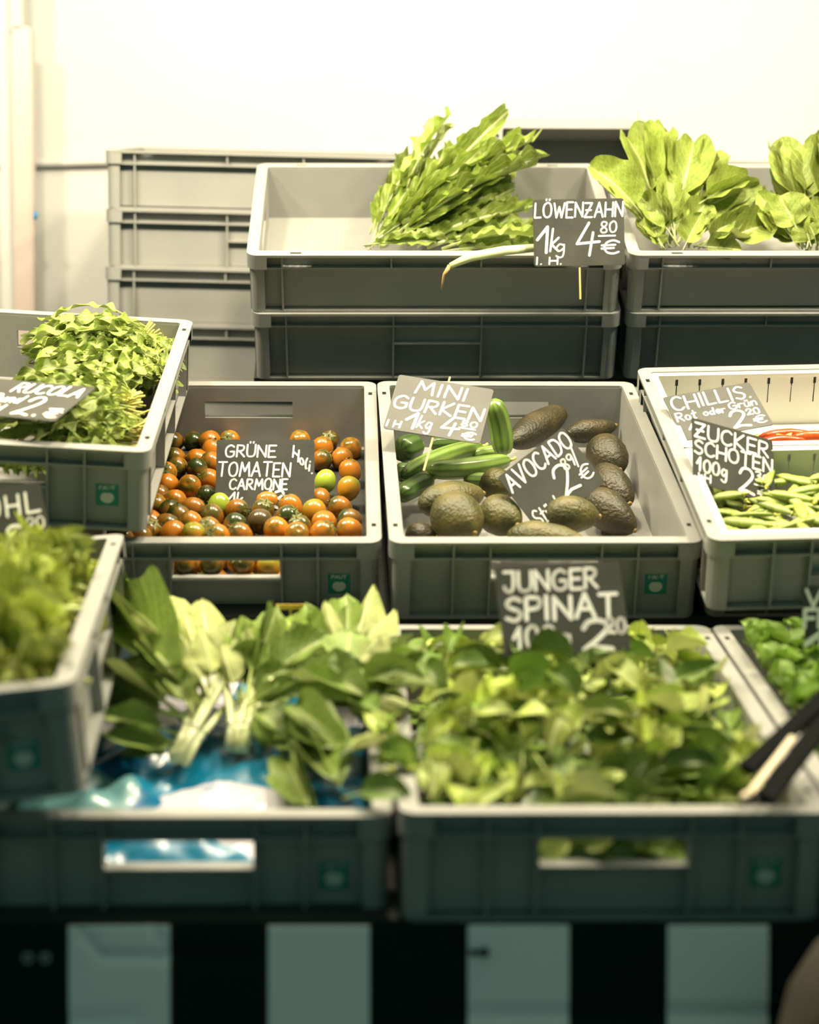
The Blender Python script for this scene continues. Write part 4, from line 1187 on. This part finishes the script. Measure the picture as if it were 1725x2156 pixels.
# pale root hanging over the rim
bm = bmesh.new(); pts = [Vector(p) for p in ROOT]; o0 = pts[0].copy()
tube(bm, [p - o0 for p in pts[:4]], [.0062, .0075, .0075, .0045], 10)
o = link('dandelion_stalk', mesh_of('dandelion_stalk', bm, WHITESTEM)); o.location = o0; tag(o, 'white dandelion stalk lying over the front rim beside the LÖWENZAHN sign', 'dandelion stalk')
bm = bmesh.new(); tube(bm, [p - o0 for p in pts[3:]], [.0042, .0022, .0016, .001], 7); link('root_tip', mesh_of('root_tip', bm, mat('root skin', (.42, .27, .1), .7)), o)
# torn bits at the left end of that crate
rng = random.Random(8)
MT = pose(CR['T1'])
sm = leaf_mesh('leaf_scrap', sh_oval, L_DAND, 3, 8, 3, .1, .5, .3, .08, 12, .2, .02)
for i, (x, lab) in enumerate(((.062, 'leftmost torn leaf scrap on the floor of the dandelion crate'), (.085, 'larger torn leaf scrap on the floor of the dandelion crate'))):
    o = link('leaf_scrap', sm, None, MT @ Matrix.Translation((x, .18, -.088)) @ Euler((.3, .2, 1.2 + i)).to_matrix().to_4x4() @ Matrix.Diagonal((.022, .03, .03, 1)))
    tag(o, lab, 'leaf scrap', 'leaf scraps')

bigm = [leaf_mesh('round_leaf', sh_round, L_BIG, s, 16, 6, [.3, .42, .25][s % 3], [.4, .8, .1][s % 3], .5, .03, 7, .25, .026, WHITESTEM, .75, 0, .6) for s in range(6)]
bunch('leaf_bunch', 'bunch of big round pale green leaves right of the LÖWENZAHN sign', 'leafy greens', 'leaf bunches in the upper right crate', SPINACHBUNCH, bigm, (.41, 2.98, 1.42), (0, -.8, .5), seed=5, roll=.6, dense=2, wf=1.0)
bunch('leaf_bunch', 'bunch of crumpled round leaves cut by the right picture edge', 'leafy greens', 'leaf bunches in the upper right crate', CHARDBUNCH, bigm, (.65, 2.98, 1.42), (0, -.8, .5), seed=9, roll=.6, dense=2, wf=1.0)

dk = [leaf_mesh('deep_leaf', sh_oval, L_DARK, s, 16, 6, .22, [.4, .9, -.2][s % 3], .5, .022, 6, .3, .024, STEM, .8, 0, .45) for s in range(6)]
pl = [leaf_mesh('pale_leaf', sh_oval, L_UNDER, s, 16, 6, .28, [.4, .8, .2][s % 3], -.4, .022, 7, .25, .026, WHITESTEM, .9, 0, .45) for s in range(4)]
for key, rows, lab, pos in (('LEAFA', LEAFA, 'leafy green bunch with thick white stems beside the kale crate', (-.2, 1.85, .84)), ('LEAFB', LEAFB, 'smaller leafy bunch with white stems on the plastic bag, second from left', (-.17, 1.87, .84)),
                            ('LEAFC', LEAFC, 'dark leafy bunch drooping over the bag at the right end of its crate', (-.12, 1.85, .84)), ('LEAFD', LEAFD, 'pale leafy bunch pointing up at the back below the tomato crate', (-.06, 2.0, .87))):
    t = bunch('leafy_green_bunch', lab, 'leafy greens', 'leafy green bunches on the plastic bag', rows, {0: dk, 1: pl}, pos, seed=len(lab), roll=.5, dense=2, wf=1.0)
    if key in STEMS:
        a, b, w = STEMS[key]; a, b = Vector(a), Vector(b); rng = random.Random(key)
        inv = Vector(pos)
        ax = (b - a).normalized(); sd = ax.cross(Vector((0, -.5, .8))).normalized(); nn = sd.cross(ax)
        for k in range(11):
            q1 = rng.uniform(-1, 1); q2 = rng.uniform(-.6, .6)
            off = (sd * q1 + nn * q2) * w * .40
            bm = bmesh.new(); tube(bm, [a + off * .75 - ax * rng.uniform(0, .006) - inv, a.lerp(b, .4) + off * .8 - inv, b + off * 1.7 - inv, b + off * 2.6 + ax * .03 - inv], [.0045, .0042, .0038, .0028], 8)
            link('stalk', mesh_of('stalk', bm, WHITESTEM), t)
        c0 = a.lerp(b, .38) - inv
        bm = bmesh.new(); tube(bm, [c0 + (sd * cos(2 * pi * k / 20) * w * .47 + nn * sin(2 * pi * k / 20) * w * .36) for k in range(21)], .0011, 6)
        o = link('elastic_band', mesh_of('elastic_band', bm, RUBBER), t); o['label'] = 'grey elastic band around the stalks'

# plastic bag under the bunches
m = mat('printed plastic film', (.55, .57, .60), .25)
nt = m.node_tree; b_ = nt.nodes['Principled BSDF']; tcn = nt.nodes.new('ShaderNodeTexCoord')
vo = nt.nodes.new('ShaderNodeTexVoronoi'); vo.inputs['Scale'].default_value = 8.3; vo.inputs['Randomness'].default_value = 1
nt.links.new(tcn.outputs['Object'], vo.inputs['Vector'])
sp = nt.nodes.new('ShaderNodeSeparateColor'); nt.links.new(vo.outputs['Color'], sp.inputs[0])
cr = nt.nodes.new('ShaderNodeValToRGB'); cr.color_ramp.interpolation = 'CONSTANT'
e = cr.color_ramp.elements
e[0].position = 0; e[0].color = (.50, .48, .54, 1); e[1].position = .22; e[1].color = (.0, .14, .26, 1)
for p_, c_ in ((.50, (.12, .28, .30, 1)), (.66, (.50, .48, .55, 1)), (.80, (.0, .10, .22, 1))):
    el = e.new(p_); el.color = c_
nt.links.new(sp.outputs[0], cr.inputs[0]); nt.links.new(cr.outputs[0], b_.inputs['Base Color'])
MB = pose(CR['B'])
bm = bmesh.new(); nx, ny = 60, 60
def bagz(x, y):
    fold = abs(noise3(x * 11, y * 11, 3)) * .03 + abs(noise3(x * 26, y * 26, 7)) * .012
    f = max(0, 1 - y / .06)
    return -.058 + fold + .012 * noise3(x * 5, y * 5, 1) - .02 * f * f
g = [[bm.verts.new((.022 + .356 * i / nx, .0195 + .55 * (j / ny) ** 1.4, bagz(.022 + .356 * i / nx, .55 * (j / ny) ** 1.4) if j else -.1)) for i in range(nx + 1)] for j in range(ny + 1)]
for j in range(ny):
    for i in range(nx): bm.faces.new((g[j][i], g[j][i + 1], g[j + 1][i + 1], g[j + 1][i])).smooth = True
o = link('plastic_bag', mesh_of('plastic_bag', bm, m), None, MB); md = o.modifiers.new('film', 'SOLIDIFY'); md.thickness = .0006
tag(o, 'crumpled blue and white plastic bag lining the crate under the leafy bunches', 'plastic bag')
bm = bmesh.new(); box(bm, -.018, .018, -.002, .002, -.003, .003); o = link('yellow_tag', mesh_of('yellow_tag', bm, mat('yellow card', (.62, .42, .06), .6))); o.location = TAG
bm = bmesh.new(); box(bm, -.0015, .0015, -.001, .001, -.10, -.003); link('stick', mesh_of('stick', bm, WOOD), o)
tag(o, 'narrow yellow tag showing behind the leaves below the tomato crate', 'tag')

# loose baby spinach
bb = [leaf_mesh('baby_leaf', sh_oval, L_BABY, s, 12, 4, [.28, .35, .2, .4][s % 4], [.6, 1.1, -.4, .3][s % 4], [.5, .9, .3][s % 3], .02, 5, .5, .022, STEM, .85, 0, .42) for s in range(8)]
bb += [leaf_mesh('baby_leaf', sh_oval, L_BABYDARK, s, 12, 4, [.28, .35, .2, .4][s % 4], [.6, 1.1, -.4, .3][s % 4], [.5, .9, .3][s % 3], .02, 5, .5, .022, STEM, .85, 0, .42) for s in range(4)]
MS = pose(CR['S']); rng = random.Random(21)
def heap(x, y): return -.028 + .007 * max(0, min(1, (y - .12) / .2)) - .05 * max(0, (y - .40) / .16) + .05 * max(0, sin(pi * min(1, max(0, (x + .03) / .46)))) ** .8 * min(1, max(0, (y - .0) / .16)) + .008 * noise3(x * 14, y * 14, 4)
n_ = 0
while n_ < 292:
    low = n_ < 45
    x = rng.uniform(.03, .37); y = rng.uniform(.04, .53)
    if n_ > 275: x, y = rng.uniform(-.03, .04), rng.uniform(.05, .33)
    z = heap(x, y) - (rng.uniform(.02, .05) if low else rng.uniform(-.02, .02))
    if n_ > 275: z = max(.006, z + .008)
    L = rng.uniform(.06, .088); w = L * rng.uniform(.28, .40)
    az = rng.uniform(0, 2 * pi); el = rng.uniform(-.5, .7) if not low else rng.uniform(-.2, .2)
    d = Vector((cos(az) * cos(el), sin(az) * cos(el), sin(el)))
    c_ = Vector((x, y, z)); b0 = c_ - d * L * .5; b1 = c_ + d * L * .5
    lim = lambda p: Vector((p.x if n_ > 275 else min(.376, max(.024, p.x)), min(.55, max(.03, p.y)), min(p.z, heap(x, y) + .03)))
    b0, b1 = lim(b0), lim(b1)
    if (b1 - b0).length < .035: continue
    up = Vector((rng.gauss(0, .4), rng.gauss(-.35, .4), 1))
    o = link('spinach_leaf', rng.choice(bb), None, MS @ orient(b0, b1, up, w, 0))
    tag(o, 'loose young spinach leaf in the heap in front of the JUNGER SPINAT sign', 'spinach leaf', 'loose young spinach leaves')
    n_ += 1
# the dense leaves underneath, all dark green to paint the shade between leaves
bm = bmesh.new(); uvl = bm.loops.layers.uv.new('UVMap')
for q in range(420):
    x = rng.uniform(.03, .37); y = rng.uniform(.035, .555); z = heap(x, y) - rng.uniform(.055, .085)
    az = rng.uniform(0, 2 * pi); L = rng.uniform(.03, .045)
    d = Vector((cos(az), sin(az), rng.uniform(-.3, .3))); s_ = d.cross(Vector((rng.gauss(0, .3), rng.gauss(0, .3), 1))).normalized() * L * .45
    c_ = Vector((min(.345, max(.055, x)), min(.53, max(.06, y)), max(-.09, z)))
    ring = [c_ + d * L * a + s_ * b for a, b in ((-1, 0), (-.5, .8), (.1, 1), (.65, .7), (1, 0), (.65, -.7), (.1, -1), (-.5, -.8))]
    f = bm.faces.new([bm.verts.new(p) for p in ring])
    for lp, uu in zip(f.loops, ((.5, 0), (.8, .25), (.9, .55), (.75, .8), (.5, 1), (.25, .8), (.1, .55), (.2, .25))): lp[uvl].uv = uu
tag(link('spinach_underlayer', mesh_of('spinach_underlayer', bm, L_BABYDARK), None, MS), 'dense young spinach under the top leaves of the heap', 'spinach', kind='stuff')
# leaves showing behind the front handle hole
for k in range(8):
    x = .14 + .015 * k + rng.uniform(-.004, .004); z = -.04 + rng.uniform(-.012, .012)
    b0 = Vector((x - .02, .03 + rng.uniform(0, .01), z - .008)); b1 = Vector((x + .025, .03 + rng.uniform(0, .01), z + rng.uniform(-.005, .015)))
    o = link('spinach_leaf', rng.choice(bb), None, MS @ orient(b0, b1, (rng.gauss(0, .2), -1, .3), .026, 0))
    tag(o, 'young spinach leaf pressed behind the handle hole of the front crate', 'spinach leaf', 'spinach leaves behind the handle hole')

# rocket bunches
rm = [leaf_mesh('rocket_leaf', sh_lobe, L_RUC, s, 48, 4, .24, [.9, 1.5, .5, 1.2][s % 4], .3, .02, 10, .5, .009, STEM, .9, 0, .22) for s in range(8)]
MR = pose(CR['R']); rng = random.Random(31)
RL = ('rocket bunch at the back with its cut yellow stems pointing right', 'rocket bunch in the middle, just behind the RUCOLA sign', 'rocket bunch beside the right end of the RUCOLA sign', 'rocket bunch lying along the front rim, in front of the RUCOLA sign')
RL += ('rocket bunch heaped along the right wall of its crate, leaf tips forward',)
for k in range(5):
    a, b = Vector(RUC[2 * k]), Vector(RUC[2 * k + 1])
    org = (MR @ a)
    t = thing('rocket_bunch', Matrix.Translation(org), RL[k], 'rocket', 'rocket bunches in the raised crate')
    inv = Matrix.Translation(org).inverted() @ MR
    ax = (b - a).normalized(); sd = ax.cross(Vector((0, 0, 1))).normalized()
    for q in range(98 if k < 3 else 75):
        st = a + sd * rng.gauss(0, .012) + Vector((0, 0, rng.uniform(-.016, .02))) - ax * rng.uniform(-.01, .016)
        L = rng.uniform(.09, .2)
        fan = rng.gauss(0, .42)
        dr = (Matrix.Rotation(fan, 3, 'Z') @ ax)
        en = st + dr * L + Vector((0, 0, rng.uniform(-.03, .022)))
        en.y = min(.57, max(.03, en.y)); en.x = min(.375, max(.03, en.x)); en.z = min(.012, en.z)
        link('leaf', rng.choice(rm), t, inv @ orient(st, en, (rng.gauss(0, .4), rng.gauss(-.3, .4), 1), rng.uniform(.028, .042), rng.uniform(-.7, .7)))
    bm = bmesh.new()
    for q in range(34):
        o_ = sd * rng.gauss(0, .011) + Vector((0, 0, rng.uniform(-.014, .018)))
        dv = -ax * rng.uniform(.01, .03) + sd * rng.gauss(0, .006) + Vector((0, 0, rng.uniform(-.002, .022 if k == 0 else .008)))
        p0 = a + o_ + ax * .05; p1 = a + o_ * .9; p2 = a + o_ * 1.2 + dv
        p2.x = min(.378, p2.x)
        tube(bm, [inv @ p0, inv @ p1, inv @ p2], [.0012, .0014, .0015], 5)
    link('stems', mesh_of('stems', bm, YSTEM), t)['label'] = 'cut yellowish stem ends'

for q in range(12):
    x = .14 + .011 * q + rng.uniform(-.004, .004)
    b0 = Vector((x - .025, .03 + rng.uniform(0, .012), -.05 + rng.uniform(-.006, .006))); b1 = Vector((x + .03, .03 + rng.uniform(0, .012), -.034 + rng.uniform(-.012, .01)))
    o = link('rocket_leaf', rng.choice(rm), None, MR @ orient(b0, b1, (rng.gauss(0, .3), -1, .4), .03, 0))
    tag(o, 'rocket leaf pressed behind the handle hole of the raised left crate', 'rocket leaf', 'rocket leaves behind the handle hole')

# curly kale
def kale_mesh(seed):
    rng = random.Random(seed); bm = bmesh.new(); uvl = bm.loops.layers.uv.new('UVMap')
    nl, nw = 150, 14; ph = [rng.uniform(0, 6.3) for _ in range(5)]
    rows = []
    for i in range(nl + 1):
        s = i / nl; hw = .48 * max(.02, sin(pi * (.06 + .94 * s) ** .8)) ** .6
        row = []
        for j in range(-nw, nw + 1):
            u = j / nw; au = abs(u)
            fr = au ** 1.4 * .19
            z_ = fr * .8 * sin(38 * s + ph[0] + 2 * (u > 0)) + fr * sin(83 * s + ph[1] + 3 * u) + au * .06 * sin(19 * s + ph[2]) + .18 * au * au
            z_ += .10 * au * noise3(s * 26 + seed, u * 9, 3)
            hw2 = hw * (1 + .3 * noise3(s * 20, seed, u > 0) * au)
            y_ = s + fr * .7 * sin(61 * s + ph[3] + u)
            x_ = u * hw2 * (1 + .2 * au * sin(41 * s + ph[4] + (u > 0) * 2))
            z_ += .3 * (s - s * s) - .12 * s
            row.append((bm.verts.new((x_, y_, z_)), (u * .5 + .5, s)))
        rows.append(row)
    for a, b in zip(rows, rows[1:]):
        for j in range(2 * nw):
            q = (a[j], a[j + 1], b[j + 1], b[j]); f = bm.faces.new([k[0] for k in q]); f.smooth = True
            for lp, k in zip(f.loops, q): lp[uvl].uv = k[1]
    tube(bm, [(0, -.25, -.06), (0, 0, .0), (0, .3, .075), (0, .6, .07), (0, .85, .02)], [.035, .032, .024, .016, .006], 7, True, 1)
    return mesh_of('kale_leaf', bm, [L_KALE, STEM])
km = [kale_mesh(s) for s in range(5)]
MK = pose(CR['K']); rng = random.Random(17)
spots = [(Vector(p), 0) for p in KALE + [(.345, .47, -.015), (.35, .30, -.015), (.30, .46, -.02), (.285, .15, -.005)]] + [(Vector((.06 + .08 * (i % 4), .08 + .13 * (i // 4), -.03)), 1) for i in range(16)]
KP = ('under the HL sign at the left edge', 'in front of the foot of the HL sign', 'right of the HL sign at the back', 'left of the middle of its crate', 'in the middle of its crate', 'at the left picture edge, halfway to the front',
      'right in the centre of the front half', 'against the right rim, halfway along', 'one row behind the front left leaf', 'one row behind the front rim, right part', 'at the front left, cut by the picture edge', 'nearest to the front rim corner',
      'in the back right corner under the rocket crate', 'outside the left picture edge, at the back', 'outside the left picture edge, at the front',
      'by the right rim, just in front of the back corner', 'by the right rim, in the front half', 'just in front of the HL sign, second row', 'near the left picture edge, second row from the front')
for i, (p, low) in enumerate(spots):
    L = rng.uniform(.085, .115) if not low else .13
    az = rng.uniform(0, 2 * pi); d = Vector((cos(az), sin(az), rng.uniform(-.1, .35)))
    c_ = p.copy(); c_.x = min(.345, c_.x); c_.y = min(.52, max(.07, c_.y)); c_.z += .002 - (.042 if i < 3 and not low else 0)
    b0 = c_ - d.normalized() * L * .5; b1 = c_ + d.normalized() * L * .5
    for q in (b0, b1): q.x = min(.36, max(.04, q.x)); q.y = min(.555, max(.05, q.y)); q.z = max(-.07, q.z)
    if (b1 - b0).length < .05: b1 = b0 + Vector((0, .07, .04))
    o = link('kale_leaf', rng.choice(km), None, MK @ orient(b0, b1, (rng.gauss(0, .3), -1 + rng.gauss(0, .25), .7), rng.uniform(.085, .115), 0))
    lab = 'kale leaf buried below the top ones in the kale crate' if low else 'curly kale leaf ' + KP[i]
    tag(o, lab, 'kale leaf', 'curly kale leaves')

# pods and chillies in the trays
PODM = mat('pod skin', (.27, .33, .06), .45, (.20, .27, .045), 15, .1, 60, .2)
bm = bmesh.new(); pts = [(0, -.5 + k / 12, .05 * (1 - (2 * k / 12 - 1) ** 2)) for k in range(13)]
tube(bm, pts, [.02, .06, .09, .105, .11, .1, .112, .1, .112, .1, .09, .05, .01], 10)
for v in bm.verts: v.co.z *= .55
pod = mesh_of('sugar_pod', bm, PODM)
bm = bmesh.new(); tube(bm, [(0, -.5, 0), (0, -.56, .01), (.01, -.62, .03)], [.03, .015, .014], 6); tube(bm, [(0, -.5, .0), (0, -.47, .0)], [.05, .06], 6)
podcap = mesh_of('pod_cap', bm, YSTEM)
rng = random.Random(41)
for i in range(240):
    x = rng.uniform(.05, .35); y = rng.uniform(.055, .255); z = -.078 + .0078 * (i // 40) + .014 * sin(pi * (x - .02) / .36) + rng.uniform(-.003, .003)
    az = rng.gauss(.9, .7)
    L = rng.uniform(.055, .075)
    M = MU @ Matrix.Translation((x, y, z)) @ Euler((rng.uniform(-.25, .25), rng.uniform(-.5, .5), az)).to_matrix().to_4x4() @ Matrix.Scale(L, 4)
    o = link('sugar_pod', pod, None, M)
    tag(o, 'green pea pod in the heap under the ZUCKER SCHOTEN sign', 'pea pod', 'green pea pods in the front tray')
    link('pod_cap', podcap, o)
CHM = mat('red chilli skin', (.48, .035, .005), .25, (.42, .07, .008), 10, rnd=.1)
bm = bmesh.new(); tube(bm, [(.02 * sin(k), -.5 + k / 10, .05 * sin(pi * k / 10)) for k in range(11)], [.03, .075, .09, .09, .085, .08, .07, .06, .045, .025, .006], 10)
chm = mesh_of('red_chilli', bm, CHM)
bm = bmesh.new(); tube(bm, [(0, -.49, 0), (0, -.53, .005), (0, -.58, .01), (.02, -.7, .03)], [.078, .06, .025, .02], 8); chs = mesh_of('chilli_stem', bm, YSTEM)
for i in range(14):
    x = .125 + .024 * (i % 7) + rng.uniform(-.006, .006); y = .39 + .05 * (i // 7) + rng.uniform(-.012, .012); z = -.045 - .012 * (i // 7) + rng.uniform(-.008, .012)
    M = MU @ Matrix.Translation((x + .05, y, z)) @ Euler((rng.uniform(-.1, .1), rng.uniform(-.3, .3), -1.65 + rng.uniform(-.25, .3))).to_matrix().to_4x4() @ Matrix.Scale(.10, 4)
    o = link('red_chilli', chm, None, M); tag(o, 'red chilli in the %s row of the rear tray, %s from the CHILLIS sign' % (('front', 'back')[i // 7], ('nearest', 'second', 'third', 'fourth', 'fifth', 'sixth', 'seventh')[i % 7]), 'chilli', 'red chillies in the rear tray')
    link('stem', chs, o)
# green rosettes at the right of the front row
lm_ = [leaf_mesh('rosette_leaf', sh_round, L_LAMB, s, 10, 4, .3, [.7, 1.2, .4][s % 3], .6, .02, 5, .2, .035, STEM, .8, 0, .6) for s in range(4)]
MV = pose(CR['V']); rng = random.Random(51)
ex = [(.028, .46, .0), (.028, .40, .0), (.028, .345, -.005), (.03, .29, -.01), (.03, .235, -.015), (.12, .45, 0), (.1, .39, -.01), (.13, .34, -.02), (.09, .28, -.04), (.05, .27, -.045), (.15, .27, -.03), (.05, .21, -.05), (.11, .2, -.04), (.18, .4, 0), (.2, .3, -.02), (.04, .52, -.01), (.1, .52, -.005), (.06, .14, -.05), (.14, .13, -.05)]
LQ = {0: 'beside the left rim at the back', 2: 'just left of the sign cut by the picture edge'}
for i, p in enumerate([*LAMB, *ex]):
    p = Vector(p); p.x = max(.028, p.x)
    org = MV @ p
    t = thing('green_rosette', Matrix.Translation(org), 'small rosette of round green leaves in the right front crate', 'salad rosette', 'green rosettes in the right front crate')
    inv = Matrix.Translation(org).inverted() @ MV
    for q in range(9):
        az = 2 * pi * q / 9 + rng.uniform(-.3, .3); L = rng.uniform(.032, .05)
        d = Vector((cos(az), sin(az), rng.uniform(.35, 1.3))).normalized()
        en = p + d * L; en.x = max(.024, en.x)
        link('leaf', rng.choice(lm_), t, inv @ orient(p, en, Vector((-cos(az), -sin(az), 1.2)), rng.uniform(.022, .032), 0))

# serving tongs lying over the spinach crate rim
BLK = mat('black plastic', (.004, .005, .005), .7, spec=.04)
STEEL = mat('steel', (.34, .29, .20), .5, metal=0.6)
pt = [Vector(p) for p in PX['tongs']]
t = thing('serving_tongs', Matrix.Translation(pt[3]), 'black handled tongs with a steel bar lying across the right front crate rims', 'tongs')
for nm, a, b, w, th, mt in (('arm', pt[0], pt[1], .0085, .004, BLK), ('arm', pt[2], pt[3], .0095, .004, BLK), ('steel_bar', pt[4], pt[5], .0030, .0013, STEEL)):
    bm = bmesh.new(); ax = b - a; L = ax.length
    plate(bm, [rrect(-w, w, 0, L, w * .8, 5)], -th, th)
    bmesh.ops.bevel(bm, geom=[e_ for e_ in bm.edges if len(e_.link_faces) == 2 and e_.calc_face_angle(0) > 1], offset=min(th, w) * .5, segments=2, affect='EDGES')
    y = ax.normalized(); z = Vector((0, -.7, .7)); z = (z - y * z.dot(y)).normalized(); x = y.cross(z)
    M = Matrix((x, y, z)).transposed().to_4x4(); M.translation = a - pt[3]
    link(nm, mesh_of(nm, fix(bm), mt), t, M)
bm = bmesh.new(); lathe(bm, [(0, -.009), (.004, -.008), (.0062, 0), (.004, .008), (0, .009)], 12)
y = (pt[5] - pt[4]).normalized()
o = link('steel_tip', mesh_of('steel_tip', bm, STEEL), t, Matrix.Translation(pt[4] - pt[3]) @ y.to_track_quat('Z', 'Y').to_matrix().to_4x4())
